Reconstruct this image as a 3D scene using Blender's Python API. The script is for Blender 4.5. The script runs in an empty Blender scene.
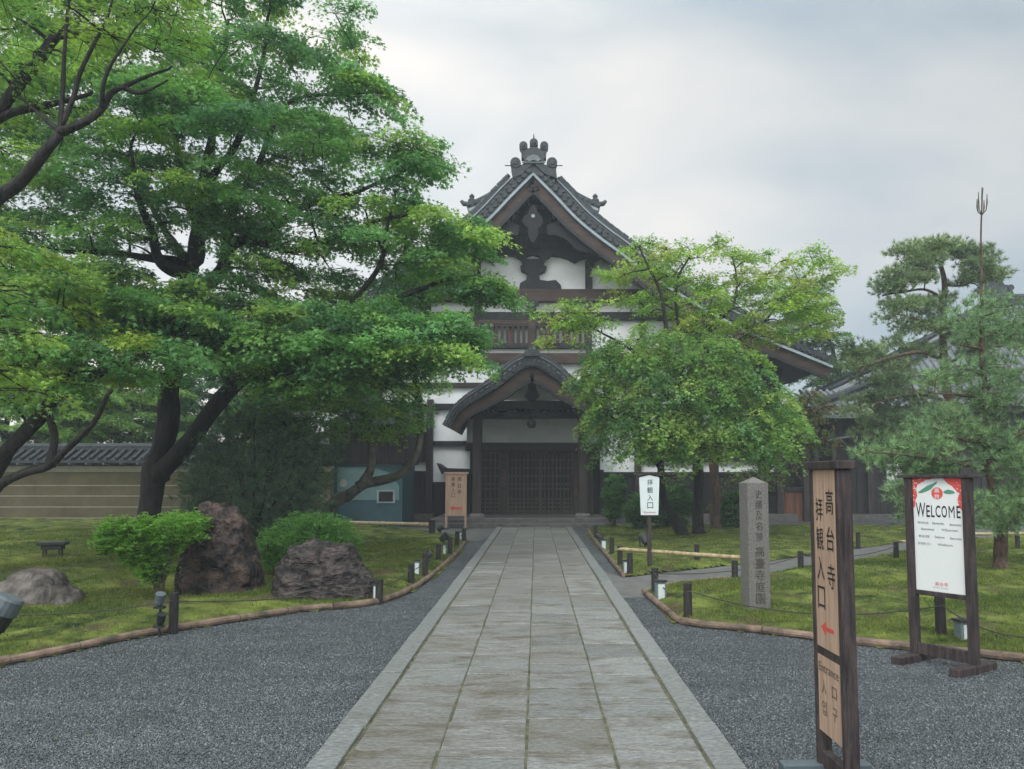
import bpy, bmesh, math, random
import numpy as np
from mathutils import Vector, Matrix, noise as mnoise

random.seed(7)
R = math.radians
scene = bpy.context.scene
COL = scene.collection

# ------------------------------------------------------------------ camera
FPX, VPX, HOR, CAMZ, PITCH = 800.0, 536.0, 478.0, 1.6, R(4.5)
PY0 = HOR - FPX * math.tan(PITCH)
cam_d = bpy.data.cameras.new('camera')
cam = bpy.data.objects.new('camera', cam_d)
COL.objects.link(cam)
scene.camera = cam
cam.location = (0, 0, CAMZ)
cam.rotation_euler = (R(90) + PITCH, 0, 0)
cam_d.sensor_width = 36
cam_d.lens = FPX * 36 / 1024
cam_d.shift_x = (512 - VPX) / 1024
cam_d.shift_y = (PY0 - 384.5) / 1024
cam_d.clip_start = 0.05
cam_d.clip_end = 2000

# ------------------------------------------------------------------ world and sun
SUN_EL, SUN_ROT = R(48), R(200)
w = bpy.data.worlds.new("World")
scene.world = w
w.use_nodes = True
nt = w.node_tree
nt.nodes.clear()
def wn(t, **k):
    n = nt.nodes.new(t)
    for a, b in k.items(): setattr(n, a, b)
    return n
out = wn('ShaderNodeOutputWorld')
bg = wn('ShaderNodeBackground')
bg.inputs['Strength'].default_value = 0.1
sky = wn('ShaderNodeTexSky')
sky.sky_type = 'NISHITA'
sky.sun_disc = False
sky.sun_elevation = SUN_EL
sky.sun_rotation = SUN_ROT
sky.dust_density = 3
tc = wn('ShaderNodeTexCoord')
mp = wn('ShaderNodeMapping')
mp.inputs['Scale'].default_value = (1.0, 1.0, 2.6)
mp.inputs['Location'].default_value = (0.35, 0.1, 0.42)
n1 = wn('ShaderNodeTexNoise')
n1.inputs['Scale'].default_value = 1.7
n1.inputs['Detail'].default_value = 6
n1.inputs['Roughness'].default_value = 0.48
n1.inputs['Distortion'].default_value = 0.5
cr = wn('ShaderNodeValToRGB')
cr.color_ramp.elements[0].position = 0.30
cr.color_ramp.elements[0].color = (2.6, 3.05, 3.4, 1)
cr.color_ramp.elements[1].position = 0.62
cr.color_ramp.elements[1].color = (5.0, 4.78, 4.5, 1)
e = cr.color_ramp.elements.new(0.5); e.color = (4.15, 4.2, 4.15, 1)
sx = wn('ShaderNodeSeparateXYZ')
mr = wn('ShaderNodeMapRange')
mr.inputs['From Min'].default_value = -0.15
mr.inputs['From Max'].default_value = 0.65
mr.inputs['To Min'].default_value = 1.05
mr.inputs['To Max'].default_value = 0.72
vm = wn('ShaderNodeVectorMath', operation='SCALE')
mix = wn('ShaderNodeMix', data_type='RGBA')
mix.inputs[0].default_value = 0.93
L = nt.links.new
L(tc.outputs['Generated'], mp.inputs['Vector']); L(mp.outputs['Vector'], n1.inputs['Vector'])
L(n1.outputs['Fac'], cr.inputs['Fac'])
L(tc.outputs['Generated'], sx.inputs[0]); L(sx.outputs['X'], mr.inputs['Value'])
# an overcast sky is brightest overhead
mz = wn('ShaderNodeMapRange'); mz.inputs['From Min'].default_value = 0.5; mz.inputs['From Max'].default_value = 1.0
mz.inputs['To Min'].default_value = 1.0; mz.inputs['To Max'].default_value = 2.1
L(sx.outputs['Z'], mz.inputs['Value'])
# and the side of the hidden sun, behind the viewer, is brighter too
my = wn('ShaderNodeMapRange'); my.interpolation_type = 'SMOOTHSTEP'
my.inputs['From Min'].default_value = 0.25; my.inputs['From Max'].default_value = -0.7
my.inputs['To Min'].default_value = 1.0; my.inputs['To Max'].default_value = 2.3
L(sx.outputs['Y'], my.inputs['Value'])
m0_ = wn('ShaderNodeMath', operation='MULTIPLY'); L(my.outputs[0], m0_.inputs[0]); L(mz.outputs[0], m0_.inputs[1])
mm_ = wn('ShaderNodeMath', operation='MULTIPLY')
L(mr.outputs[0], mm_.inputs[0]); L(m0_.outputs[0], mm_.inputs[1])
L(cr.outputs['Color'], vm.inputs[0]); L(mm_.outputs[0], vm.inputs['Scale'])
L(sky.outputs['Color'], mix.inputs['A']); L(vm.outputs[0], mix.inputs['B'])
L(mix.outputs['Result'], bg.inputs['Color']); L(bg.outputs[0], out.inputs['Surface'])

sun_d = bpy.data.lights.new('sun', 'SUN')
sun_d.energy = 0.7
sun_d.angle = R(25)
sun_d.color = (1.0, 0.97, 0.93)
sun = bpy.data.objects.new('sun', sun_d)
COL.objects.link(sun)
sun.location = (0, -5, 40)
sd = Vector((math.sin(SUN_ROT) * math.cos(SUN_EL), math.cos(SUN_ROT) * math.cos(SUN_EL), math.sin(SUN_EL)))
sun.rotation_euler = sd.to_track_quat('Z', 'Y').to_euler()

vs = scene.view_settings
vs.view_transform = 'Standard'
vs.look = 'None'
vs.gamma = 1
vs.exposure = 1.1
vs.use_curve_mapping = False
scene.render.engine = 'CYCLES'
scene.cycles.max_bounces = 8
scene.cycles.diffuse_bounces = 4
scene.cycles.transmission_bounces = 6
scene.cycles.transparent_max_bounces = 6
scene.cycles.volume_bounces = 0
scene.cycles.use_denoising = True

# ------------------------------------------------------------------ coordinates
def P(px, py, Y):
    """world point seen at a pixel of the photograph, at distance Y"""
    a, b = (px - VPX) / FPX, (PY0 - py) / FPX
    dy = math.cos(PITCH) - b * math.sin(PITCH)
    dz = math.sin(PITCH) + b * math.cos(PITCH)
    t = Y / dy
    return Vector((a * t, Y, CAMZ + dz * t))
def G(px, py, z=0.0):
    a, b = (px - VPX) / FPX, (PY0 - py) / FPX
    dy = math.cos(PITCH) - b * math.sin(PITCH)
    dz = math.sin(PITCH) + b * math.cos(PITCH)
    t = (z - CAMZ) / dz
    return Vector((a * t, dy * t, z))
def X_(px, Y, py=440): return P(px, py, Y).x
def Z_(py, Y): return P(536, py, Y).z

# ------------------------------------------------------------------ materials
MATS = {}
def mat(name, col, rough=0.8, col2=None, scale=4.0, stretch=(1, 1, 1), bump=0.25, bscale=25.0,
        spec=0.3, var=0.3, contrast=(0.35, 0.65), detail=6.0, metallic=0.0, bdist=0.02, stain=None):
    m = bpy.data.materials.new(name)
    m.use_nodes = True
    t = m.node_tree
    b = t.nodes['Principled BSDF']
    b.inputs['Roughness'].default_value = rough
    b.inputs['Metallic'].default_value = metallic
    b.inputs['Specular IOR Level'].default_value = spec
    c1 = tuple(c * (1 - var) for c in col)
    c2 = col2 or tuple(min(1, c * (1 + var)) for c in col)
    tc = t.nodes.new('ShaderNodeTexCoord')
    mp = t.nodes.new('ShaderNodeMapping')
    mp.inputs['Scale'].default_value = stretch
    t.links.new(tc.outputs['Object'], mp.inputs['Vector'])
    n = t.nodes.new('ShaderNodeTexNoise')
    n.inputs['Scale'].default_value = scale
    n.inputs['Detail'].default_value = detail
    n.inputs['Roughness'].default_value = 0.65
    t.links.new(mp.outputs[0], n.inputs['Vector'])
    r = t.nodes.new('ShaderNodeValToRGB')
    r.color_ramp.elements[0].position = contrast[0]
    r.color_ramp.elements[1].position = contrast[1]
    r.color_ramp.elements[0].color = (*c1, 1)
    r.color_ramp.elements[1].color = (*c2, 1)
    t.links.new(n.outputs['Fac'], r.inputs['Fac'])
    last = r.outputs['Color']
    if stain:
        n3 = t.nodes.new('ShaderNodeTexNoise')
        n3.inputs['Scale'].default_value = stain[1]
        n3.inputs['Detail'].default_value = 5
        t.links.new(mp.outputs[0] if len(stain) > 3 else tc.outputs['Object'], n3.inputs['Vector'])
        r3 = t.nodes.new('ShaderNodeValToRGB')
        r3.color_ramp.elements[0].position = stain[2]
        r3.color_ramp.elements[1].position = stain[2] + 0.14
        t.links.new(n3.outputs['Fac'], r3.inputs['Fac'])
        mx = t.nodes.new('ShaderNodeMix'); mx.data_type = 'RGBA'
        mx.inputs['B'].default_value = (*stain[0], 1)
        t.links.new(r3.outputs['Color'], mx.inputs[0])
        t.links.new(last, mx.inputs['A'])
        last = mx.outputs['Result']
    t.links.new(last, b.inputs['Base Color'])
    if bump:
        n2 = t.nodes.new('ShaderNodeTexNoise')
        n2.inputs['Scale'].default_value = bscale
        n2.inputs['Detail'].default_value = 5
        t.links.new(mp.outputs[0], n2.inputs['Vector'])
        bp = t.nodes.new('ShaderNodeBump')
        bp.inputs['Strength'].default_value = bump
        bp.inputs['Distance'].default_value = bdist
        t.links.new(n2.outputs['Fac'], bp.inputs['Height'])
        t.links.new(bp.outputs['Normal'], b.inputs['Normal'])
    MATS[name] = m
    return m

def leaf_mat(name, transl=0.4, rough=0.5):
    m = bpy.data.materials.new(name)
    m.use_nodes = True
    t = m.node_tree
    b = t.nodes['Principled BSDF']
    b.inputs['Roughness'].default_value = rough
    b.inputs['Specular IOR Level'].default_value = 0.35
    at = t.nodes.new('ShaderNodeAttribute'); at.attribute_name = 'leaf_col'
    tr = t.nodes.new('ShaderNodeBsdfTranslucent')
    mul = t.nodes.new('ShaderNodeMix'); mul.data_type = 'RGBA'; mul.blend_type = 'MULTIPLY'
    mul.inputs[0].default_value = 1.0
    mul.inputs['B'].default_value = (1.35, 1.4, 0.9, 1)
    t.links.new(at.outputs['Color'], b.inputs['Base Color'])
    t.links.new(at.outputs['Color'], mul.inputs['A'])
    t.links.new(mul.outputs['Result'], tr.inputs['Color'])
    ms = t.nodes.new('ShaderNodeMixShader')
    ms.inputs[0].default_value = transl
    t.links.new(b.outputs[0], ms.inputs[1]); t.links.new(tr.outputs[0], ms.inputs[2])
    t.links.new(ms.outputs[0], t.nodes['Material Output'].inputs['Surface'])
    MATS[name] = m
    return m

mat('plaster', (0.70, 0.74, 0.76), 0.85, var=0.08, scale=1.3, bump=0.05, stain=((0.52, 0.56, 0.58), 0.9, 0.62))
mat('timber_dark', (0.0083, 0.009, 0.0112), 0.6, col2=(0.021, 0.0218, 0.0255), scale=3, stretch=(3, 3, 0.5), bump=0.3, bscale=30)
mat('timber_brown', (0.036, 0.0225, 0.0188), 0.6, col2=(0.069, 0.045, 0.0375), scale=2.2, stretch=(0.6, 3, 3), bump=0.25, bscale=20)
mat('timber_post', (0.0216, 0.0173, 0.0173), 0.55, col2=(0.0446, 0.0346, 0.0331), scale=4, stretch=(4, 4, 0.35), bump=0.3, bscale=20)
mat('lattice_wood', (0.040, 0.032, 0.031), 0.6, col2=(0.085, 0.068, 0.063), scale=4, stretch=(4, 4, 0.35), bump=0.3, bscale=20)
mat('void', (0.012, 0.013, 0.015), 0.7, bump=0)
mat('tile', (0.017, 0.0247, 0.0314), 0.55, col2=(0.0561, 0.068, 0.0782), scale=7, bump=0.35, bscale=18, spec=0.3, contrast=(0.3, 0.75))
mat('tile_pale', (0.0765, 0.0945, 0.108), 0.45, col2=(0.144, 0.171, 0.189), scale=5, bump=0.2, bscale=18, spec=0.5)
mat('verge_trim', (0.24, 0.30, 0.34), 0.6, var=0.15, scale=3, bump=0.1)
mat('step_stone', (0.085, 0.083, 0.083), 0.55, var=0.3, scale=5, bump=0.2, bscale=40)
mat('earth_wall', (0.0978, 0.0867, 0.0493), 0.9, var=0.25, scale=1.1, bump=0.15, bscale=8, stain=((0.075, 0.07, 0.045), 0.8, 0.52))
mat('wall_line', (0.221, 0.221, 0.17), 0.85, var=0.15, scale=3, bump=0.05)
mat('teal_board', (0.030, 0.075, 0.092), 0.5, var=0.2, scale=2, bump=0.05)
mat('teal_pale', (0.11, 0.19, 0.20), 0.5, var=0.1, scale=2, bump=0.02)
mat('bark', (0.0096, 0.0096, 0.0104), 0.85, col2=(0.0288, 0.0272, 0.0256), scale=5, stretch=(2.5, 2.5, 0.7), bump=0.9, bscale=14, bdist=0.04, stain=((0.026, 0.036, 0.020), 1.6, 0.62))
mat('bark_mossy', (0.05, 0.05, 0.045), 0.9, col2=(0.15, 0.15, 0.135), scale=4, bump=0.9, bscale=14, bdist=0.04, stain=((0.07, 0.09, 0.04), 2.0, 0.55))
mat('bark_pine', (0.050, 0.032, 0.026), 0.9, col2=(0.125, 0.082, 0.064), scale=7, stretch=(1.5, 1.5, 0.7), bump=1.0, bscale=18, bdist=0.03)
mat('shoot', (0.07, 0.075, 0.06), 0.8, scale=12, bump=0.3)
mat('carving', (0.008, 0.009, 0.012), 0.7, var=0.4, scale=8, bump=0.3)
mat('stem', (0.05, 0.04, 0.03), 0.8, scale=12, bump=0.3)
mat('rock_grey', (0.040, 0.037, 0.036), 0.75, col2=(0.15, 0.135, 0.125), scale=5, bump=1.0, bscale=9, bdist=0.05, stain=((0.10, 0.11, 0.07), 2.2, 0.6))
mat('rock_red', (0.013, 0.012, 0.015), 0.55, col2=(0.105, 0.073, 0.060), scale=4.5, stretch=(1, 1, 1.2), bump=1.0, bscale=9, bdist=0.12, contrast=(0.42, 0.68), detail=9, spec=0.25)
mat('rock_dark', (0.017, 0.015, 0.017), 0.5, col2=(0.11, 0.092, 0.088), scale=4.5, stretch=(1, 1, 2.4), bump=1.0, bscale=9, bdist=0.12, contrast=(0.42, 0.70), detail=9, spec=0.3)
mat('granite', (0.102, 0.102, 0.0978), 0.8, col2=(0.187, 0.1827, 0.1742), scale=45, bump=0.25, bscale=60, detail=4, contrast=(0.25, 0.8), stain=((0.14, 0.14, 0.12), 3, 0.56))
mat('post_black', (0.014, 0.013, 0.014), 0.6, col2=(0.035, 0.032, 0.034), scale=12, stretch=(3, 3, 0.6), bump=0.4, bscale=30)
mat('bamboo', (0.32, 0.25, 0.14), 0.5, col2=(0.46, 0.38, 0.24), scale=6, stretch=(0.4, 3, 3), bump=0.1)
mat('kerb_log', (0.095, 0.070, 0.054), 0.7, col2=(0.23, 0.165, 0.125), scale=5, bump=0.5, bscale=30, stain=((0.055, 0.055, 0.04), 3.5, 0.56))
mat('rope', (0.045, 0.043, 0.04), 0.9, scale=30, bump=0)
mat('metal_black', (0.010, 0.013, 0.017), 0.6, var=0.2, scale=10, bump=0.05, spec=0.5)
mat('metal_grey', (0.075, 0.10, 0.115), 0.4, var=0.2, scale=10, bump=0.05, spec=0.5)
mat('lamp_shell', (0.11, 0.15, 0.16), 0.5, var=0.2, scale=10, bump=0.05, spec=0.5)
mat('lamp_pane', (0.50, 0.57, 0.58), 0.4, var=0.12, scale=14, bump=0.0)
mat('sign_frame', (0.0195, 0.0165, 0.0188), 0.75, col2=(0.0638, 0.0495, 0.0495), scale=7, stretch=(4, 4, 0.5), bump=0.6, bscale=30)
mat('sign_wood', (0.34, 0.235, 0.17), 0.65, col2=(0.45, 0.32, 0.235), scale=6, stretch=(6, 6, 0.4), bump=0.15, bscale=30, contrast=(0.3, 0.7))
mat('sign_white', (0.5148, 0.5928, 0.6084), 0.45, var=0.04, scale=4, bump=0.02)
mat('ink', (0.012, 0.013, 0.015), 0.6, bump=0, var=0.1)
mat('ink_soft', (0.07, 0.06, 0.055), 0.7, bump=0, var=0.3, scale=30)
mat('ink_faded', (0.10, 0.075, 0.055), 0.7, bump=0, var=0.2, scale=30)
mat('ink_carved', (0.03, 0.028, 0.026), 0.9, col2=(0.08, 0.072, 0.066), bump=0, scale=30)
mat('red_paint', (0.48, 0.065, 0.05), 0.5, bump=0, var=0.1)
mat('poster_red', (0.55, 0.075, 0.065), 0.45, bump=0, var=0.08)
mat('poster_white', (0.585, 0.624, 0.624), 0.45, bump=0, var=0.02)
mat('poster_green', (0.07, 0.22, 0.15), 0.45, bump=0, var=0.1)
mat('poster_pink', (0.62, 0.17, 0.19), 0.45, bump=0, var=0.05)
mat('ink_grey', (0.14, 0.15, 0.17), 0.5, bump=0, var=0.1)
mat('curtain', (0.30, 0.31, 0.30), 0.8, var=0.12, scale=3, bump=0.1)
mat('red_cloth', (0.22, 0.06, 0.05), 0.8, var=0.2, scale=3, bump=0.1)
mat('board_red', (0.10, 0.045, 0.030), 0.7, col2=(0.17, 0.08, 0.05), scale=3, stretch=(6, 6, 0.4), bump=0.3)
mat('board_dark', (0.012, 0.012, 0.0142), 0.7, col2=(0.0315, 0.0285, 0.03), scale=2, stretch=(9, 9, 0.5), bump=0.4, bscale=12)
leaf_mat('leaves', 0.5, 0.5)
leaf_mat('needles', 0.15, 0.6)

# ------------------------------------------------------------------ mesh builder
def catmull(pts, n=6):
    pts = [Vector(p) for p in pts]
    if len(pts) < 3: 
        return [pts[0].lerp(pts[-1], i / n) for i in range(n + 1)]
    P0 = [pts[0] * 2 - pts[1]] + pts + [pts[-1] * 2 - pts[-2]]
    out = []
    for i in range(1, len(P0) - 2):
        a, b, c, d = P0[i - 1:i + 3]
        for k in range(n):
            t = k / n
            out.append(0.5 * ((2 * b) + (c - a) * t + (2 * a - 5 * b + 4 * c - d) * t * t + (3 * b - a - 3 * c + d) * t ** 3))
    out.append(pts[-1])
    return out

class MB:
    def __init__(s): s.v = []; s.f = []
    def add(s, vs, fs):
        o = len(s.v)
        s.v.extend([tuple(p) for p in vs]); s.f.extend([tuple(i + o for i in f) for f in fs])
    def box(s, x0, x1, y0, y1, z0, z1, M=None):
        vs = [Vector(p) for p in ((x0,y0,z0),(x1,y0,z0),(x1,y1,z0),(x0,y1,z0),(x0,y0,z1),(x1,y0,z1),(x1,y1,z1),(x0,y1,z1))]
        if M is not None: vs = [M @ p for p in vs]
        s.add(vs, [(0,3,2,1),(4,5,6,7),(0,1,5,4),(1,2,6,5),(2,3,7,6),(3,0,4,7)])
        return s
    def beam(s, a, b, w, h):
        a, b = Vector(a), Vector(b)
        d = (b - a).normalized()
        up = Vector((0, 0, 1)) if abs(d.z) < 0.9 else Vector((0, 1, 0))
        sd_ = d.cross(up).normalized() * w / 2
        u = sd_.cross(d).normalized() * h / 2
        vs = []
        for p in (a, b):
            vs += [p - sd_ - u, p + sd_ - u, p + sd_ + u, p - sd_ + u]
        s.add(vs, [(0,1,2,3),(7,6,5,4),(0,4,5,1),(1,5,6,2),(2,6,7,3),(3,7,4,0)])
        return s
    def poly(s, pts, y0, y1):
        """outline in x,z extruded in y"""
        n = len(pts)
        vs = [(x, y0, z) for x, z in pts] + [(x, y1, z) for x, z in pts]
        s.add(vs, [tuple(range(n)), tuple(range(2 * n - 1, n - 1, -1))] + [(i, i + n, (i + 1) % n + n, (i + 1) % n) for i in range(n)])
        return s
    def tube(s, pts, rad, sides=8, cap=True, wob=0.0, squash=1.0):
        pts = [Vector(p) for p in pts]
        n = len(pts)
        if not hasattr(rad, '__len__'): rad = [rad] * n
        ref = Vector((0, 0, 1))
        o = len(s.v)
        t0 = (pts[1] - pts[0]).normalized()
        if abs(t0.z) > 0.9: ref = Vector((1, 0, 0))
        nx = t0.cross(ref).normalized()
        for i in range(n):
            t = (pts[min(i + 1, n - 1)] - pts[max(i - 1, 0)])
            if t.length < 1e-6: t = t0
            t.normalize()
            nx = (nx - t * nx.dot(t))
            if nx.length < 1e-6: nx = t.orthogonal()
            nx.normalize()
            ny = t.cross(nx)
            for k in range(sides):
                a = 2 * math.pi * k / sides
                rr = rad[i]
                if wob: rr *= 1 + wob * mnoise.noise(pts[i] * 1.7 + Vector((math.cos(a), math.sin(a), 0)) * 1.3)
                s.v.append(tuple(pts[i] + nx * math.cos(a) * rr + ny * math.sin(a) * rr * squash))
        for i in range(n - 1):
            for k in range(sides):
                a, b = o + i * sides + k, o + i * sides + (k + 1) % sides
                s.f.append((a, b, b + sides, a + sides))
        if cap:
            s.f.append(tuple(o + k for k in range(sides - 1, -1, -1)))
            s.f.append(tuple(o + (n - 1) * sides + k for k in range(sides)))
        return s
    def lathe(s, prof, c=(0, 0, 0), sides=16):
        c = Vector(c); o = len(s.v); n = len(prof)
        for r, z in prof:
            for k in range(sides):
                a = 2 * math.pi * k / sides
                s.v.append((c.x + r * math.cos(a), c.y + r * math.sin(a), c.z + z))
        for i in range(n - 1):
            for k in range(sides):
                a, b = o + i * sides + k, o + i * sides + (k + 1) % sides
                s.f.append((a, b, b + sides, a + sides))
        s.f.append(tuple(o + k for k in range(sides - 1, -1, -1)))
        s.f.append(tuple(o + (n - 1) * sides + k for k in range(sides)))
        return s
    def disc(s, c, r, t, sides=12):
        """round tile end facing -y"""
        c = Vector(c); pts = []
        for k in range(sides):
            a = 2 * math.pi * k / sides
            pts.append((c.x + r * math.cos(a), c.z + r * math.sin(a)))
        return s.poly(pts, c.y, c.y + t)
    def build(s, name, m, parent=None, world=True, smooth=False, bevel=0.0):
        me = bpy.data.meshes.new(name)
        vs = s.v
        if parent is not None and world:
            Mi = MW(parent).inverted()
            vs = [tuple(Mi @ Vector(p)) for p in vs]
        me.from_pydata(vs, [], s.f)
        me.materials.append(MATS[m] if isinstance(m, str) else m)
        bmx = bmesh.new(); bmx.from_mesh(me)
        bmesh.ops.recalc_face_normals(bmx, faces=bmx.faces)
        bmx.to_mesh(me); bmx.free()
        if smooth: me.polygons.foreach_set('use_smooth', [True] * len(me.polygons))
        o = bpy.data.objects.new(name, me)
        COL.objects.link(o)
        if parent is not None: o.parent = parent
        if bevel:
            b = o.modifiers.new('bevel', 'BEVEL'); b.width = bevel; b.segments = 2; b.limit_method = 'ANGLE'
        return o

def MW(o):
    m = Matrix.Translation(o.location) @ o.rotation_euler.to_matrix().to_4x4()
    return (MW(o.parent) @ m) if o.parent else m
def tag(o, label=None, cat=None, group=None, kind=None):
    if label: o['label'] = label
    if cat: o['category'] = cat
    if group: o['group'] = group
    if kind: o['kind'] = kind
    return o
def thing(name, label, cat, loc=(0, 0, 0), rz=0.0, group=None):
    o = bpy.data.objects.new(name, None)
    o.empty_display_size = 0.2
    COL.objects.link(o)
    o.location = loc; o.rotation_euler = (0, 0, rz)
    return tag(o, label, cat, group)
def copy_thing(o, loc, rz, label):
    c = o.copy(); COL.objects.link(c)
    c.location = loc; c.rotation_euler = (0, 0, rz); c['label'] = label
    for ch in list(o.children):
        d = ch.copy(); COL.objects.link(d); d.parent = c
        for g in list(ch.children):
            q = g.copy(); COL.objects.link(q); q.parent = d
    return c

# ------------------------------------------------------------------ lettering
_tcache = {}
def glyph_mesh(body, bold=0.0):
    key = (body, bold)
    if key in _tcache: return _tcache[key]
    cu = bpy.data.curves.new('lettering', 'FONT')
    cu.body = body; cu.size = 1.0; cu.offset = bold
    cu.resolution_u = 3
    ob = bpy.data.objects.new('lettering', cu)
    COL.objects.link(ob)
    bpy.context.view_layer.update()
    dg = bpy.context.evaluated_depsgraph_get()
    me = bpy.data.meshes.new_from_object(ob.evaluated_get(dg))
    v = np.array([tuple(q.co) for q in me.vertices]) if len(me.vertices) else np.zeros((0, 3))
    f = [tuple(p.vertices) for p in me.polygons]
    bpy.data.objects.remove(ob); bpy.data.curves.remove(cu); bpy.data.meshes.remove(me)
    _tcache[key] = (v, f)
    return v, f
def letters(mb, body, cx, cz, wid, hei, y, bold=0.01, keep=False):
    """letters fitted in a box centred on cx, cz (local x, z), lying at local y"""
    v, f = glyph_mesh(body, bold)
    if not len(v): return mb
    lo, hi = v.min(0), v.max(0)
    sx_ = wid / max(hi[0] - lo[0], 1e-4); sz = hei / max(hi[1] - lo[1], 1e-4)
    if keep: sx_ = sz = min(sx_, sz)
    c = (lo + hi) / 2
    mb.add([(cx + (p[0] - c[0]) * sx_, y, cz + (p[1] - c[1]) * sz) for p in v], f)
    return mb

def inpoly(px, py, poly):
    poly = np.asarray(poly, float)
    px = np.asarray(px, float); py = np.asarray(py, float)
    r = np.zeros(px.shape, bool)
    j = len(poly) - 1
    for i in range(len(poly)):
        xi, yi = poly[i]; xj, yj = poly[j]
        if yi != yj:
            c = ((yi > py) != (yj > py)) & (px < (xj - xi) * (py - yi) / (yj - yi) + xi)
            r ^= c
        j = i
    return r
def edgedist(px, py, poly):
    poly = np.asarray(poly, float)
    d = np.full(np.shape(px), 1e9)
    for i in range(len(poly)):
        a, b = poly[i - 1], poly[i]
        ab = b - a; l2 = (ab ** 2).sum() + 1e-12
        t = np.clip(((px - a[0]) * ab[0] + (py - a[1]) * ab[1]) / l2, 0, 1)
        d = np.minimum(d, np.hypot(px - a[0] - t * ab[0], py - a[1] - t * ab[1]))
    return d
# ------------------------------------------------------------------ ground
def gravel_mat():
    m = bpy.data.materials.new('gravel'); m.use_nodes = True
    t = m.node_tree; b = t.nodes['Principled BSDF']
    b.inputs['Roughness'].default_value = 0.55
    b.inputs['Specular IOR Level'].default_value = 0.35
    tc = t.nodes.new('ShaderNodeTexCoord')
    v = t.nodes.new('ShaderNodeTexVoronoi'); v.inputs['Scale'].default_value = 62
    t.links.new(tc.outputs['Object'], v.inputs['Vector'])
    r = t.nodes.new('ShaderNodeValToRGB')
    r.color_ramp.elements[0].position = 0.1; r.color_ramp.elements[0].color = (0.025, 0.031, 0.037, 1)
    r.color_ramp.elements[1].position = 0.97; r.color_ramp.elements[1].color = (0.22, 0.24, 0.25, 1)
    e = r.color_ramp.elements.new(0.5); e.color = (0.058, 0.071, 0.081, 1)
    e = r.color_ramp.elements.new(0.85); e.color = (0.10, 0.116, 0.126, 1)
    sp = t.nodes.new('ShaderNodeSeparateColor')
    t.links.new(v.outputs['Color'], sp.inputs[0]); t.links.new(sp.outputs[0], r.inputs['Fac'])
    n = t.nodes.new('ShaderNodeTexNoise'); n.inputs['Scale'].default_value = 0.7; n.inputs['Detail'].default_value = 4
    t.links.new(tc.outputs['Object'], n.inputs['Vector'])
    mr = t.nodes.new('ShaderNodeMapRange'); mr.inputs['From Min'].default_value = .3; mr.inputs['From Max'].default_value = .7
    mr.inputs['To Min'].default_value = 0.75; mr.inputs['To Max'].default_value = 1.2
    t.links.new(n.outputs['Fac'], mr.inputs['Value'])
    vm = t.nodes.new('ShaderNodeVectorMath'); vm.operation = 'SCALE'
    t.links.new(r.outputs['Color'], vm.inputs[0]); t.links.new(mr.outputs[0], vm.inputs['Scale'])
    t.links.new(vm.outputs[0], b.inputs['Base Color'])
    bp = t.nodes.new('ShaderNodeBump'); bp.inputs['Strength'].default_value = 0.9; bp.inputs['Distance'].default_value = 0.02
    bp.invert = True
    t.links.new(v.outputs['Distance'], bp.inputs['Height']); t.links.new(bp.outputs[0], b.inputs['Normal'])
    MATS['gravel'] = m
gravel_mat()

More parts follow.
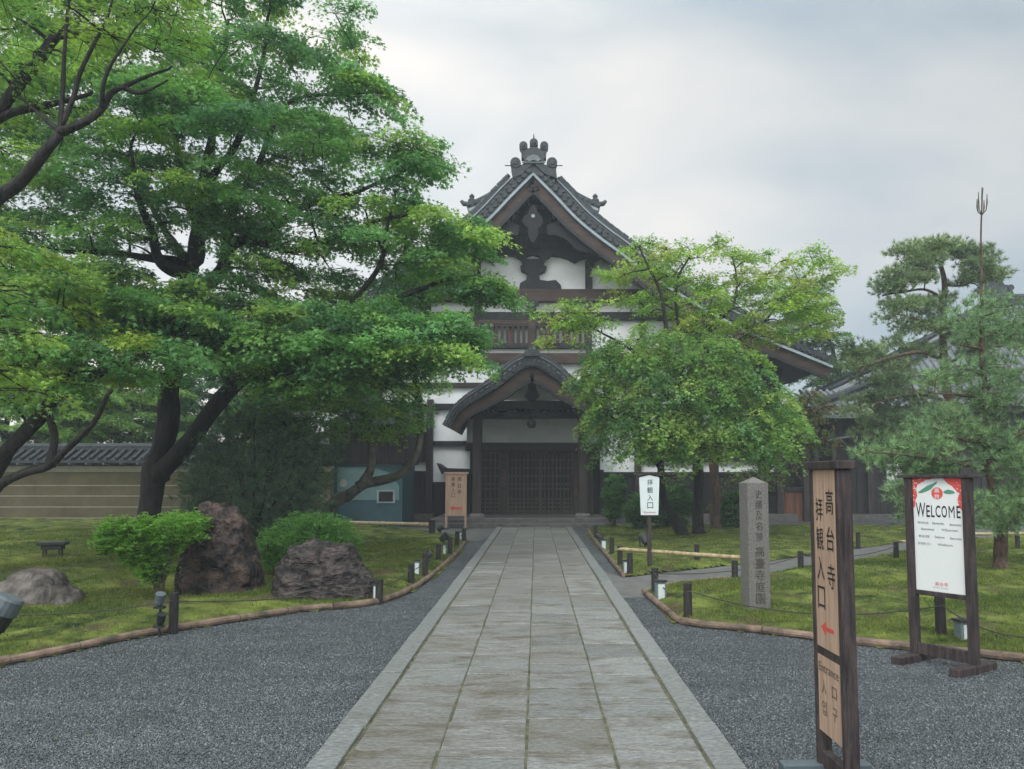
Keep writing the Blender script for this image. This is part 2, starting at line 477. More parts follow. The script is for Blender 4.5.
def island_mat(name, cols, rough=0.5, bump=0.4, bscale=60, stains=None, spec=0.35, amp=0.6):
    """stones: one shade per stone plus grain and wet stains"""
    m = bpy.data.materials.new(name); m.use_nodes = True
    t = m.node_tree; b = t.nodes['Principled BSDF']
    b.inputs['Roughness'].default_value = rough
    b.inputs['Specular IOR Level'].default_value = spec
    g = t.nodes.new('ShaderNodeNewGeometry')
    r = t.nodes.new('ShaderNodeValToRGB')
    els = r.color_ramp.elements
    els[0].color = (*cols[0], 1); els[1].color = (*cols[-1], 1)
    for i, c in enumerate(cols[1:-1]):
        e = els.new((i + 1) / (len(cols) - 1)); e.color = (*c, 1)
    t.links.new(g.outputs['Random Per Island'], r.inputs['Fac'])
    last = r.outputs['Color']
    tc = t.nodes.new('ShaderNodeTexCoord')
    if stains:
        mp = t.nodes.new('ShaderNodeMapping'); mp.inputs['Scale'].default_value = stains[3]
        t.links.new(tc.outputs['Object'], mp.inputs[0])
        n3 = t.nodes.new('ShaderNodeTexNoise'); n3.inputs['Scale'].default_value = stains[1]
        n3.inputs['Detail'].default_value = 9; n3.inputs['Roughness'].default_value = 0.72
        t.links.new(mp.outputs[0], n3.inputs['Vector'])
        r3 = t.nodes.new('ShaderNodeValToRGB')
        r3.color_ramp.elements[0].position = stains[2]; r3.color_ramp.elements[1].position = stains[2] + 0.2
        t.links.new(n3.outputs['Fac'], r3.inputs['Fac'])
        mx = t.nodes.new('ShaderNodeMix'); mx.data_type = 'RGBA'
        mx.inputs['B'].default_value = (*stains[0], 1)
        t.links.new(r3.outputs['Color'], mx.inputs[0]); t.links.new(last, mx.inputs['A'])
        last = mx.outputs['Result']
        rr = t.nodes.new('ShaderNodeMapRange'); rr.inputs['To Min'].default_value = rough; rr.inputs['To Max'].default_value = rough * 0.75
        t.links.new(r3.outputs['Color'], rr.inputs['Value']); t.links.new(rr.outputs[0], b.inputs['Roughness'])
    n = t.nodes.new('ShaderNodeTexNoise'); n.inputs['Scale'].default_value = bscale; n.inputs['Detail'].default_value = 5
    n.inputs['Roughness'].default_value = 0.8
    mpg = t.nodes.new('ShaderNodeMapping'); mpg.inputs['Scale'].default_value = (.55, 1.5, 1)
    t.links.new(tc.outputs['Object'], mpg.inputs[0]); t.links.new(mpg.outputs[0], n.inputs['Vector'])
    mr = t.nodes.new('ShaderNodeMapRange'); mr.inputs['From Min'].default_value = .32; mr.inputs['From Max'].default_value = .68
    mr.inputs['To Min'].default_value = 1 - amp; mr.inputs['To Max'].default_value = 1 + amp
    t.links.new(n.outputs['Fac'], mr.inputs['Value'])
    vm = t.nodes.new('ShaderNodeVectorMath'); vm.operation = 'SCALE'
    t.links.new(last, vm.inputs[0]); t.links.new(mr.outputs[0], vm.inputs['Scale'])
    t.links.new(vm.outputs[0], b.inputs['Base Color'])
    n5 = t.nodes.new('ShaderNodeTexNoise'); n5.inputs['Scale'].default_value = 9; n5.inputs['Detail'].default_value = 8
    n5.inputs['Roughness'].default_value = 0.7
    mp5 = t.nodes.new('ShaderNodeMapping'); mp5.inputs['Scale'].default_value = (0.6, 2.2, 1)
    t.links.new(tc.outputs['Object'], mp5.inputs[0]); t.links.new(mp5.outputs[0], n5.inputs['Vector'])
    bp = t.nodes.new('ShaderNodeBump'); bp.inputs['Strength'].default_value = bump; bp.inputs['Distance'].default_value = 0.03
    t.links.new(n5.outputs['Fac'], bp.inputs['Height']); t.links.new(bp.outputs[0], b.inputs['Normal'])
    MATS[name] = m
island_mat('slab_stone', [(0.145, 0.158, 0.155), (0.19, 0.205, 0.20), (0.165, 0.168, 0.155), (0.22, 0.235, 0.23), (0.18, 0.19, 0.185)],
           0.5, 1.0, 58, ((0.100, 0.086, 0.060), 2.4, 0.475, (0.9, 2.2, 1)), 0.35)
island_mat('kerb_stone', [(0.145, 0.165, 0.165), (0.185, 0.20, 0.20), (0.16, 0.175, 0.17)], 0.5, 0.8, 42, ((0.095, 0.095, 0.078), 1.7, 0.56, (0.8, 1.5, 1)), 0.4)
island_mat('pebble', [(0.045, 0.055, 0.062), (0.055, 0.068, 0.078), (0.085, 0.10, 0.11), (0.035, 0.045, 0.052), (0.065, 0.08, 0.09), (0.10, 0.115, 0.125), (0.055, 0.067, 0.075), (0.042, 0.053, 0.06), (0.05, 0.063, 0.072), (0.075, 0.088, 0.095), (0.20, 0.218, 0.225), (0.10, 0.115, 0.125), (0.055, 0.068, 0.077)], 0.5, 0.2, 1.3, None, 0.4, 0.28)
mat('joint_moss', (0.060, 0.062, 0.042), 0.9, col2=(0.135, 0.14, 0.085), scale=14, bump=0.6, bscale=60)
mat('moss', (0.026, 0.050, 0.016), 0.95, col2=(0.165, 0.205, 0.045), scale=2.4, bump=1.0, bscale=38, bdist=0.03, contrast=(0.36, 0.64), detail=9, spec=0.1, stain=((0.075, 0.062, 0.036), 1.5, 0.54))
mat('moss_shade', (0.022, 0.040, 0.016), 0.95, col2=(0.085, 0.125, 0.032), scale=1.8, bump=1.0, bscale=38, bdist=0.03, contrast=(0.36, 0.64), detail=9, spec=0.1, stain=((0.05, 0.045, 0.028), 0.9, 0.56))
mat('beaten_path', (0.105, 0.11, 0.108), 0.7, var=0.25, scale=3, bump=0.4, bscale=60, bdist=0.01, stain=((0.10, 0.11, 0.08), 1.0, 0.58))

g = MB(); g.add([(-400, -60, 0), (400, -60, 0), (400, 700, 0), (-400, 700, 0)], [(0, 1, 2, 3)])
tag(g.build('ground', 'gravel', bevel=0), kind='structure')

# the paved approach: four rows of slabs between two rows of kerb stones
PCX = -0.055
rr = random.Random(3)
PATH0, PATH1 = -2.0, 25.6
bed = MB(); bed.box(PCX - 1.17, PCX + 1.17, PATH0, PATH1, -0.05, 0.036)
tag(bed.build('path_joints', 'joint_moss'), kind='structure')
def stone(mb, x0, x1, y0, y1, z, gap=0.009, r=rr):
    j = lambda: r.uniform(-0.005, 0.005)
    g_ = gap; c = 0.006
    dz = r.uniform(-0.006, 0.005)
    b = [(x0 + g_ + j(), y0 + 1.3 * g_ + j()), (x1 - g_ + j(), y0 + 1.3 * g_ + j()), (x1 - g_ + j(), y1 - 1.3 * g_ + j()), (x0 + g_ + j(), y1 - 1.3 * g_ + j())]
    cx, cy = (x0 + x1) / 2, (y0 + y1) / 2
    ins = [(x + (c if x < cx else -c), y + (c if y < cy else -c)) for x, y in b]
    vs = [(x, y, -0.04) for x, y in b] + [(x, y, z - 0.004 + dz) for x, y in b] + [(x, y, z + dz + r.uniform(-0.002, 0.002)) for x, y in ins]
    fs = [(0, 1, 5, 4), (1, 2, 6, 5), (2, 3, 7, 6), (3, 0, 4, 7), (4, 5, 9, 8), (5, 6, 10, 9), (6, 7, 11, 10), (7, 4, 8, 11), (8, 9, 10, 11)]
    mb.add(vs, fs)
sl = MB(); kb = MB()
for c in range(4):
    x0 = PCX - 1.0 + c * 0.5
    y = PATH0 + rr.uniform(0, 0.5)
    while y < PATH1 - 0.3:
        ln = rr.choice([0.5, 0.62, 0.75, 0.9, 0.55, 0.68])
        y1 = min(y + ln, PATH1)
        stone(sl, x0 + 0.002, x0 + 0.498, y, y1, 0.045, 0.005, rr)
        y = y1
for s_ in (-1, 1):
    y = PATH0
    while y < PATH1 - 0.2:
        y1 = min(y + rr.uniform(1.3, 2.2), PATH1)
        a, b_ = sorted((PCX + s_ * 1.012, PCX + s_ * 1.19))
        stone(kb, a, b_, y, y1, 0.055, 0.006)
        y = y1
tag(sl.build('path', 'slab_stone'), kind='structure')
tag(kb.build('path_kerb', 'kerb_stone'), kind='structure')

# lawns
def px_poly(pts): return [tuple(G(*p).xy) for p in pts]
LKERB = [(-150, 715), (-60, 683), (0, 667), (60, 655), (115, 643), (170, 633), (240, 622), (300, 613), (345, 609), (380, 604), (410, 592), (432, 577), (449, 562), (461, 549), (466, 541)]
lk = px_poly(LKERB)
LEFT = lk + px_poly([(457, 536), (432, 532.5), (355, 530)]) + [(-7.0, 24.6), (-30, 25), (-34, 5)]
RKERB = [(644, 594), (655, 604), (668, 615), (682, 625), (720, 630), (760, 634), (850, 645), (1024, 663), (1110, 673), (1300, 696)]
rk = px_poly(RKERB)
RFRONT = rk + [(18, 8)] + px_poly([(1250, 536), (1024, 535.5), (960, 541), (905, 553), (861, 560), (795, 571), (730, 581), (690, 585), (664, 588)])
RBACK = px_poly([(588, 531), (593, 539), (600, 548), (611, 562), (624, 578), (666, 573), (730, 566), (795, 558), (857, 549), (900, 543), (925, 537), (925, 527.5), (700, 526), (600, 526.5)])

def fbm(X, Y, f, seed, oct=4):
    out = np.zeros_like(X)
    rg = np.random.RandomState(seed)
    amp = 1.0
    for o in range(oct):
        for k in range(4):
            th = rg.uniform(0, 6.283); ph = rg.uniform(0, 6.283); ff = f * rg.uniform(.7, 1.4)
            out += amp * np.sin((X * np.cos(th) + Y * np.sin(th)) * ff + ph + 1.5 * np.sin(ff * .6 * (X * np.sin(th) - Y * np.cos(th)) + ph * 2)) / 4
        amp *= .5; f *= 2.1
    return out
def lawn_h(X, Y, poly, mound):
    d = edgedist(X, Y, poly)
    h = 0.03 + 0.06 * np.clip(d / 0.35, 0, 1) + 0.045 * fbm(X, Y, 2.2, 5) * np.clip(d / .5, 0, 1) + 0.018 * fbm(X, Y, 9, 8, 3) * np.clip(d / .3, 0, 1)
    if mound: h += mound * np.clip((Y - 12) / 9, 0, 1) * np.clip((-X - 3) / 4, 0, 1)
    return h
MOUND = 0.28
def lawn(name, poly, step, matn, mound=0.0, xr=None, yr=None):
    pp = np.array(poly)
    x0, x1 = xr or (pp[:, 0].min(), pp[:, 0].max()); y0, y1 = yr or (pp[:, 1].min(), pp[:, 1].max())
    xs = np.arange(x0, x1 + step, step); ys = np.arange(y0, y1 + step, step)
    Xg, Yg = np.meshgrid(xs, ys)
    H = lawn_h(Xg, Yg, poly, mound)
    ins = inpoly(Xg, Yg, poly)
    H = np.where(ins, H, 0.012)
    near = ins | (edgedist(Xg, Yg, poly) < step * 0.35)
    idx = -np.ones(Xg.shape, int)
    ny, nx = Xg.shape
    cell = ins[:-1, :-1].astype(int) + ins[1:, :-1] + ins[:-1, 1:] + ins[1:, 1:] >= 2
    use = np.zeros(Xg.shape, bool)
    for dy in (0, 1):
        for dx in (0, 1):
            use[dy:ny - 1 + dy, dx:nx - 1 + dx] |= cell
    idx[use] = np.arange(use.sum())
    vs = np.stack([Xg[use], Yg[use], H[use]], 1)
    cy, cx = np.nonzero(cell)
    fs = np.stack([idx[cy, cx], idx[cy, cx + 1], idx[cy + 1, cx + 1], idx[cy + 1, cx]], 1)
    me = bpy.data.meshes.new(name)
    me.from_pydata(vs.tolist(), [], fs.tolist())
    me.materials.append(MATS[matn])
    me.polygons.foreach_set('use_smooth', [True] * len(me.polygons))
    o = bpy.data.objects.new(name, me); COL.objects.link(o)
    return tag(o, kind='structure')
lawn('moss_lawn', LEFT, 0.1, 'moss', MOUND, xr=(-16, 0), yr=(5, 26))
lawn('moss_lawn', LEFT, 0.6, 'moss', MOUND, xr=(-34, -15.9), yr=(5, 26))
lawn('moss_lawn', RFRONT, 0.1, 'moss')
lawn('moss_lawn', RBACK, 0.12, 'moss')

# the branch path and forecourt lie a few mm above the gravel sheet
br = MB()
pts = px_poly([(598, 600), (650, 597), (664, 588), (730, 581), (795, 571), (861, 560), (905, 553), (960, 541), (1050, 533), (1050, 527), (925, 528), (900, 543), (857, 549), (795, 558), (730, 566), (666, 573), (624, 578), (604, 572)])
br.add([(x, y, 0.006) for x, y in pts], [tuple(range(len(pts)))])
tag(br.build('branch_path', 'beaten_path'), kind='structure')
fc = MB()
pts = px_poly([(340, 530), (432, 532.5), (457, 536), (466, 541), (480, 541), (495, 533.5)]) + [(-1.25, 24.2), (-1.25, 25.75), (-8.5, 25.75), (-8.5, 24.6)]
fc.add([(x, y, 0.006) for x, y in pts], [tuple(range(len(pts)))])
tag(fc.build('forecourt', 'beaten_path'), kind='structure')

# log edging
def log_kerb(line, seed, rad=0.040):
    r = random.Random(seed); mb = MB()
    pts = catmull([Vector((x, y, 0.045)) for x, y in line], 12)
    L_ = [0]
    for a, b in zip(pts, pts[1:]): L_.append(L_[-1] + (b - a).length)
    def at(s):
        for i in range(len(L_) - 1):
            if L_[i + 1] >= s: return pts[i].lerp(pts[i + 1], (s - L_[i]) / max(L_[i + 1] - L_[i], 1e-6))
        return pts[-1]
    s = 0
    while s < L_[-1] - 0.1:
        ln = r.uniform(0.55, 0.95); e_ = min(s + ln, L_[-1])
        q = [at(s + 0.006 + (e_ - s - 0.012) * k / 4) + Vector((0, 0, r.uniform(-.003, .003))) for k in range(5)]
        rd = rad * r.uniform(0.88, 1.1)
        mb.tube(q, [rd * r.uniform(.95, 1.05) for _ in q], 10)
        s = e_
    return tag(mb.build('kerb', 'kerb_log', smooth=False), kind='structure')
log_kerb(lk, 1); log_kerb(rk, 2)
log_kerb(px_poly([(588, 531), (593, 539), (600, 548), (611, 562), (624, 578)]), 3, 0.04)
log_kerb(px_poly([(664, 588), (690, 585), (730, 581)]), 4, 0.03)

# loose gravel stones over the near ground, too many to count
def stones():
    rg = np.random.RandomState(11)
    n = 300000
    Y = 3.6 + 7.4 * rg.rand(n * 2) ** 1.3
    X = rg.uniform(-0.72, 0.72, n * 2) * Y * 1.02 - 0.02 * Y
    ok = (np.abs(X - PCX) > 1.19)
    ok &= ~inpoly(X, Y, LEFT) & ~inpoly(X, Y, RFRONT) & ~inpoly(X, Y, RBACK)
    X, Y = X[ok][:n], Y[ok][:n]; n = len(X)
    s = rg.uniform(0.004, 0.0092, n)
    base = np.array([(1, 0, 0), (0, 1, 0), (-1, 0, 0), (0, -1, 0), (0, 0, 1), (0, 0, -1)], float)
    v = base[None] * s[:, None, None] * rg.uniform(.7, 1.3, (n, 6, 1))
    v += rg.uniform(-.3, .3, (n, 6, 3)) * s[:, None, None]
    v[:, :, 2] *= 0.75
    a = rg.uniform(0, 6.28, n); ca, sa = np.cos(a)[:, None], np.sin(a)[:, None]
    x, y = v[:, :, 0] * ca - v[:, :, 1] * sa, v[:, :, 0] * sa + v[:, :, 1] * ca
    v[:, :, 0], v[:, :, 1] = x, y
    v += np.stack([X, Y, s * .5], 1)[:, None, :]
    f = np.array([(0, 1, 4), (1, 2, 4), (2, 3, 4), (3, 0, 4), (1, 0, 5), (2, 1, 5), (3, 2, 5), (0, 3, 5)])
    F = (f[None] + (np.arange(n) * 6)[:, None, None]).reshape(-1, 3)
    return fast_mesh('gravel', v.reshape(-1, 3), F, 'pebble')
def fast_mesh(name, V, F, m, col=None, parent=None, smooth=False):
    me = bpy.data.meshes.new(name)
    V = np.asarray(V, np.float32); F = np.asarray(F, np.int32); k = F.shape[1]
    if parent is not None:
        V = V - np.array(parent.location, np.float32)[None]
    me.vertices.add(len(V)); me.vertices.foreach_set('co', V.ravel())
    me.loops.add(F.size); me.loops.foreach_set('vertex_index', F.ravel())
    me.polygons.add(len(F)); me.polygons.foreach_set('loop_start', np.arange(len(F), dtype=np.int32) * k)
    me.update(calc_edges=True)
    if col is not None:
        a = me.attributes.new('leaf_col', 'FLOAT_COLOR', 'POINT')
        a.data.foreach_set('color', np.asarray(col, np.float32).ravel())
    me.materials.append(MATS[m])
    if smooth: me.polygons.foreach_set('use_smooth', np.ones(len(F), bool))
    o = bpy.data.objects.new(name, me); COL.objects.link(o)
    if parent is not None: o.parent = parent
    return o
tag(stones(), kind='stuff', label='wet grey gravel strewn on both sides of the paved path', cat='gravel')

# moss tufts and short grass
def tufts(poly, n, yr, mound, seed, hgt=0.022):
    rg = np.random.RandomState(seed)
    pp = np.array(poly)
    Y = yr[0] + (yr[1] - yr[0]) * rg.rand(n * 4) ** 1.4
    X = rg.uniform(max(pp[:, 0].min(), -14), min(pp[:, 0].max(), 14), n * 4)
    ok = inpoly(X, Y, poly) & (np.abs(X) < Y * .72 + .5)
    X, Y = X[ok], Y[ok]
    cl = fbm(X, Y, 2.6, seed + 3, 3)
    keep = rg.rand(len(X)) < np.clip(0.25 + cl * .9, 0.06, 1)
    X, Y = X[keep][:n], Y[keep][:n]; n = len(X)
    h = lawn_h(X, Y, poly, mound)
    hh = hgt * rg.uniform(.5, 1.5, n) * (1 + .04 * Y)
    a = rg.uniform(0, 6.28, n); wd = 0.0035 * (1 + .1 * Y)
    lx, ly = rg.normal(0, .6, n) * hh, rg.normal(0, .6, n) * hh
    v = np.zeros((n, 3, 3))
    v[:, 0] = np.stack([X - np.cos(a) * wd, Y - np.sin(a) * wd, h - .004], 1)
    v[:, 1] = np.stack([X + np.cos(a) * wd, Y + np.sin(a) * wd, h - .004], 1)
    v[:, 2] = np.stack([X + lx, Y + ly, h + hh], 1)
    c1, c2 = np.array([0.05, 0.10, 0.024]), np.array([0.23, 0.26, 0.055])
    t = np.clip(rg.rand(n) * .7 + fbm(X, Y, 1.1, seed + 9, 2) * .4, 0, 1)[:, None]
    c = c1 * (1 - t) + c2 * t
    c = np.repeat(np.concatenate([c, np.ones((n, 1))], 1)[:, None], 3, 1)
    F = np.arange(n * 3).reshape(-1, 3)
    return v.reshape(-1, 3), F, c.reshape(-1, 4)
for poly, n, yr, mo, sd_, lb in ((LEFT, 120000, (6, 20), MOUND, 21, 'tufts of green moss and grass over the left lawn by the boulders'),
                             (RFRONT, 110000, (6, 20), 0, 22, 'tufts of yellow green moss over the right lawn around the stone pillar'),
                             (RBACK, 30000, (10, 25), 0, 23, 'tufts of moss on the far lawn under the yellow green maple')):
    v, F, c = tufts(poly, n, yr, mo, sd_)
    tag(fast_mesh('grass', v, F, 'leaves', c), kind='stuff', label=lb, cat='moss')

# fallen leaves, too small and many to count
def litter():
    rg = np.random.RandomState(77); n = 1500
    Y = 4 + 16 * rg.rand(n * 3) ** 1.2; X = rg.uniform(-.7, .7, n * 3) * Y
    dl = np.minimum(edgedist(X, Y, LEFT), np.minimum(edgedist(X, Y, RFRONT), edgedist(X, Y, RBACK)))
    inl, inr = inpoly(X, Y, LEFT), inpoly(X, Y, RFRONT)
    inb = inpoly(X, Y, RBACK)
    on = inl | inr | inb
    keep = np.where(on, rg.rand(len(X)) < .55, rg.rand(len(X)) < .6 * np.exp(-dl / .5) + .02)
    X, Y, on, inl, inr = [q[keep][:n] for q in (X, Y, on, inl, inr)]; n = len(X)
    z = np.where(inl, lawn_h(X, Y, LEFT, MOUND), np.where(inr, lawn_h(X, Y, RFRONT, 0), np.where(on, lawn_h(X, Y, RBACK, 0), .012))) + .014
    z = np.where(np.abs(X - PCX) < 1.2, .055, z)
    a = rg.uniform(0, 6.28, n); s = rg.uniform(.012, .026, n)
    q = np.array([(-.5, 0, 0), (0, -1, .1), (.5, 0, .25), (0, 1, 0)])
    v = q[None] * s[:, None, None]
    v = np.stack([v[:, :, 0] * np.cos(a)[:, None] - v[:, :, 1] * np.sin(a)[:, None], v[:, :, 0] * np.sin(a)[:, None] + v[:, :, 1] * np.cos(a)[:, None], v[:, :, 2]], 2)
    v += np.stack([X, Y, z], 1)[:, None]
    pal = np.array([(.16, .10, .05), (.24, .17, .07), (.12, .17, .05), (.09, .05, .03), (.20, .24, .08)])
    c = pal[rg.randint(5, size=n)]; c = np.repeat(np.concatenate([c, np.ones((n, 1))], 1)[:, None], 4, 1)
    return fast_mesh('litter', v.reshape(-1, 3), np.arange(n * 4).reshape(-1, 4), 'leaves', c.reshape(-1, 4))
tag(litter(), kind='stuff', label='scattered small fallen leaves on the moss and along the log edging', cat='litter')
# ------------------------------------------------------------------ temple hall
XC = X_(533, 28.2)          # axis of the gable
hall = thing('temple_hall', 'large white plastered temple hall with huge tiled gable at the end of the path', 'temple', (XC, 30, 0))
YW = 30.0
def rect(mb, px0, px1, py0, py1, yf, yb, Y=None):
    Y = Y or yf
    mb.box(X_(px0, Y), X_(px1, Y), yf, yb, Z_(py1, Y), Z_(py0, Y))
# gable curve of the verge (bottom of the white strip), mirrored about the axis
YV = 28.2
gpx = [(533, 174), (555, 196), (577, 219), (600, 238), (620, 252.5), (650, 275), (682, 296), (711, 313), (740, 328), (777, 344), (806, 356), (833, 367)]
half = []
for p in gpx:
    q = P(p[0], p[1], YV); half.append((q.x - XC, q.z))
hc = [(v.x, v.z) for v in catmull([Vector((a, 0, b)) for a, b in half], 6)]
full = [(-a, b) for a, b in reversed(hc)] + hc[1:]
def normals(c):
    out_ = []
    for i in range(len(c)):
        a, b = c[max(i - 1, 0)], c[min(i + 1, len(c) - 1)]
        dx, dz = b[0] - a[0], b[1] - a[1]; l = math.hypot(dx, dz)
        out_.append((-dz / l, dx / l))
    return out_
def band(mb, curve, n0, n1, y0, y1, x0=0.0, taper=0.0):
    nn = normals(curve); k = len(curve); vs = []; w_ = max(abs(p[0]) for p in curve); N0, N1 = n0, n1
    for (x, z), (a, b) in zip(curve, nn):
        t_ = 1 - taper * (abs(x) / w_) ** 1.5; n0, n1 = N0 * t_, N1 * t_
        lo = (x + a * n0, z + b * n0); hi = (x + a * n1, z + b * n1)
        vs += [(x0 + lo[0], y0, lo[1]), (x0 + hi[0], y0, hi[1]), (x0 + hi[0], y1, hi[1]), (x0 + lo[0], y1, lo[1])]
    fs = []
    for i in range(k - 1):
        for j in range(4):
            a, b = i * 4 + j, i * 4 + (j + 1) % 4
            fs.append((a, b, b + 4, a + 4))
    fs += [(3, 2, 1, 0), tuple(4 * (k - 1) + j for j in range(4))]
    mb.add(vs, fs)
def walk(curve, step):
    """points and normals every step along a curve"""
    nn = normals(curve); out_ = []; acc = 0; nxt = step / 2
    for i in range(len(curve) - 1):
        a, b = curve[i], curve[i + 1]; l = math.hypot(b[0] - a[0], b[1] - a[1])
        while acc + l >= nxt:
            t = (nxt - acc) / l
            out_.append((a[0] + (b[0] - a[0]) * t, a[1] + (b[1] - a[1]) * t, nn[i][0], nn[i][1])); nxt += step
        acc += l
    return out_
def off(curve, n):
    return [(x + a * n, z + b * n) for (x, z), (a, b) in zip(curve, normals(curve))]

# tiled roof with ribs running down the slope
def ribbed_roof(curve, y0, y1, x0, thick, pitch=0.30, rib=0.075, end_y=None):
    mb = MB(); nn = normals(curve)
    ys = []; y = y0
    sub = [(0, 0), (.18, .0), (.26, .7), (.36, 1), (.46, .7), (.54, 0), (.8, -.25)]
    while y < y1:
        for a, h in sub: ys.append((y + a * pitch, h * rib))
        y += pitch
    ys.append((y1, 0))
    n = len(ys)
    for (x, z), (a, b) in zip(curve, nn):
        for yy, h in ys: mb.v.append((x0 + x + a * (thick + h), min(yy, y1), z + b * (thick + h)))
    k = len(curve)
    for i in range(k - 1):
        for j in range(n - 1):
            p = i * n + j; mb.f.append((p, p + 1, p + n + 1, p + n))
    return mb
roof = MB(); band(roof, full, 0.02, 0.22, YV + 0.15, 47, XC)
ro = roof.build('roof', 'timber_dark', hall)
rt = ribbed_roof(full, YV + 0.9, 47, XC, 0.30)
rt.build('roof_tiles', 'tile', ro, smooth=True)
m = MB(); band(m, full, -0.42, -0.035, YV + 0.12, YV + 0.24, XC)
m.build('bargeboard', 'timber_brown', ro)
m = MB(); band(m, full, -0.50, -0.38, YV + 0.03, YV + 0.14, XC); 
m.build('bargeboard_trim', 'timber_dark', ro)
m = MB(); band(m, full, -0.04, 0.05, YV - 0.02, YV + 0.3, XC)
m.build('verge_strip', 'verge_trim', ro)
m = MB(); band(m, full, 0.05, 0.34, YV + 0.02, YV + 1.0, XC)
for x, z, a, b in walk(full, 0.25):
    m.disc((XC + x + a * .19, YV - 0.06, z + b * .19), 0.085, 0.2, 10)
    q = [Vector((XC + x + a * .35, YV + yy, z + b * .35)) for yy in (-.03, .55)]
    m.tube(q, 0.06, 8)
m.build('verge_tiles', 'tile', ro)
# descending ridges set back from the verge
tail = [p for p in hc if 0.5 < p[0]]
cut = [p for p in hc if 0.3 < p[0] < 9.4]
m = MB()
for sgn in (1, -1):
    c = [(sgn * x, z) for x, z in cut]
    if sgn < 0: c = c[::-1]
    band(m, c, 0.30, 0.60, YV + .55, YV + .95, XC)
    band(m, c, 0.645, 0.78, YV + .58, YV + .92, XC)
    for x, z, a, b in walk(c, 0.3):
        m.tube([Vector((XC + x - b * .135 + a * .82, YV + .75, z + a * .135 + b * .82)), Vector((XC + x + b * .135 + a * .82, YV + .75, z - a * .135 + b * .82))], [.10, .085], 8)
m.build('descending_ridge', 'tile', ro)
m = MB()
for sgn in (1, -1):
    c = [(sgn * x, z) for x, z in cut]
    if sgn < 0: c = c[::-1]
    band(m, c, 0.60, 0.645, YV + 0.51, YV + .97, XC)
m.build('ridge_course', 'verge_trim', ro)
# raised smoke-vent roof riding on the ridge further back
YS = 33.0
vc = [(P(px, py, YS).x - P(533, py, YS).x, P(px, py, YS).z) for px, py in ((533, 163), (548, 172), (562, 181), (576, 190), (589, 197), (601, 202))]
vc = [(v.x, v.z) for v in catmull([Vector((a, 0, b)) for a, b in vc], 4)]
vf = [(-a, b) for a, b in reversed(vc)] + vc[1:]
m = MB(); band(m, vf, -.34, -.05, YS, 38.5, XC)
for x, z, a, b in walk(vf, .26): m.disc((XC + x - a * .16, YS - .08, z - b * .16), .085, .2, 8)
m.build('vent_roof', 'tile', ro)
ribbed_roof(off(vf, -.10), YS + .3, 38.5, XC, .05, .27, .06).build('vent_tiles', 'tile', ro, smooth=True)
m = MB(); band(m, vf, -.43, -.33, YS - .05, YS + .2, XC); m.build('vent_strip', 'verge_trim', ro)
m = MB(); m.poly([(XC - 1.9, 9.5), (XC - 1.9, vc[-1][1] + .1), (XC, vc[0][1] - .5), (XC + 1.9, vc[-1][1] + .1), (XC + 1.9, 9.5)], YS + .5, 38.0); m.build('vent_wall', 'timber_dark', ro)
for s_ in (-1, 1):
    m = MB(); ex, ez = XC + s_ * vc[-1][0], vc[-1][1]
    for yy in (YS + .1,):
        m.lathe([(.10, -.25), (.16, -.1), (.17, .05), (.09, .14), (.12, .22), (.04, .32)], (ex - s_ * .25, yy + .1, ez + .1), 10)
        m.tube([(ex - s_ * .3, yy + .1, ez - .05), (ex + s_ * .1, yy + .1, ez + .0), (ex + s_ * .2, yy + .1, ez + .12)], [.12, .11, .07], 8)
    m.build('vent_ornament', 'tile', ro)
# main ridge
apex = hc[0][1]
m = MB()
m.box(XC - .28, XC + .28, YV + .35, 47, apex + .1, apex + .78)
m.box(XC - .34, XC + .34, YV + .33, 47, apex + .5, apex + .57)
m.tube([(XC, YV + .3, apex + .85), (XC, 47, apex + .85)], .16, 10)
m.build('ridge', 'tile', ro)
# ridge-end ornament
ro_or = MB(); Yo = YV - 0.05
def pxz(px, py): q = P(px, py, Yo); return (q.x, q.z)
body = [pxz(*p) for p in [(513, 178), (511, 168), (514, 163), (518, 166), (523, 164), (524, 160), (520.5, 148), (524, 146), (528, 148.5), (533.5, 145), (539.5, 148.5), (543.5, 146), (547, 148), (544, 160), (544, 164), (549, 166), (553, 163), (556, 168), (557, 178), (545, 174), (533.5, 163), (522, 174)]]
ro_or.poly(body, Yo, Yo + .35)
for px, py, r_, in [(515.5, 162.5, .19), (552, 162.5, .19), (523.4, 145.5, .15), (544.2, 145.5, .15), (533.8, 142.5, .15)]:
    x, z = pxz(px, py); ro_or.disc((x, Yo - .04, z), r_, .42, 12)
    ro_or.disc((x, Yo - .08, z), r_ * .5, .1, 10)
for px in (523.6, 544, 533.8):
    x, z = pxz(px, 150); ro_or.box(x - .08, x + .08, Yo + .03, Yo + .3, z - .3, z + .2)
x, z = pxz(533.8, 141); ro_or.tube([(x, Yo + .1, z), (x, Yo + .1, z + .32)], [.05, .012], 6)
for s_ in (-1, 1):
    x, z = pxz(533.7 + s_ * 23, 164.5); ro_or.tube([(x - .1 * s_, Yo + .1, z), (x + .22 * s_, Yo + .1, z)], .02, 6)
oo = ro_or.build('ridge_ornament', 'tile', hall, bevel=0.02)
m = MB()
m.poly([pxz(*p) for p in [(526, 160), (528, 157), (533.7, 155), (539.5, 157), (541, 160), (538, 162), (533.7, 160.5), (529, 162)]], Yo - .06, Yo)
m.poly([pxz(*p) for p in [(522, 162.2), (545.5, 162.2), (545.5, 163.2), (522, 163.2)]], Yo - .05, Yo)
m.build('crest', 'tile_pale', oo)

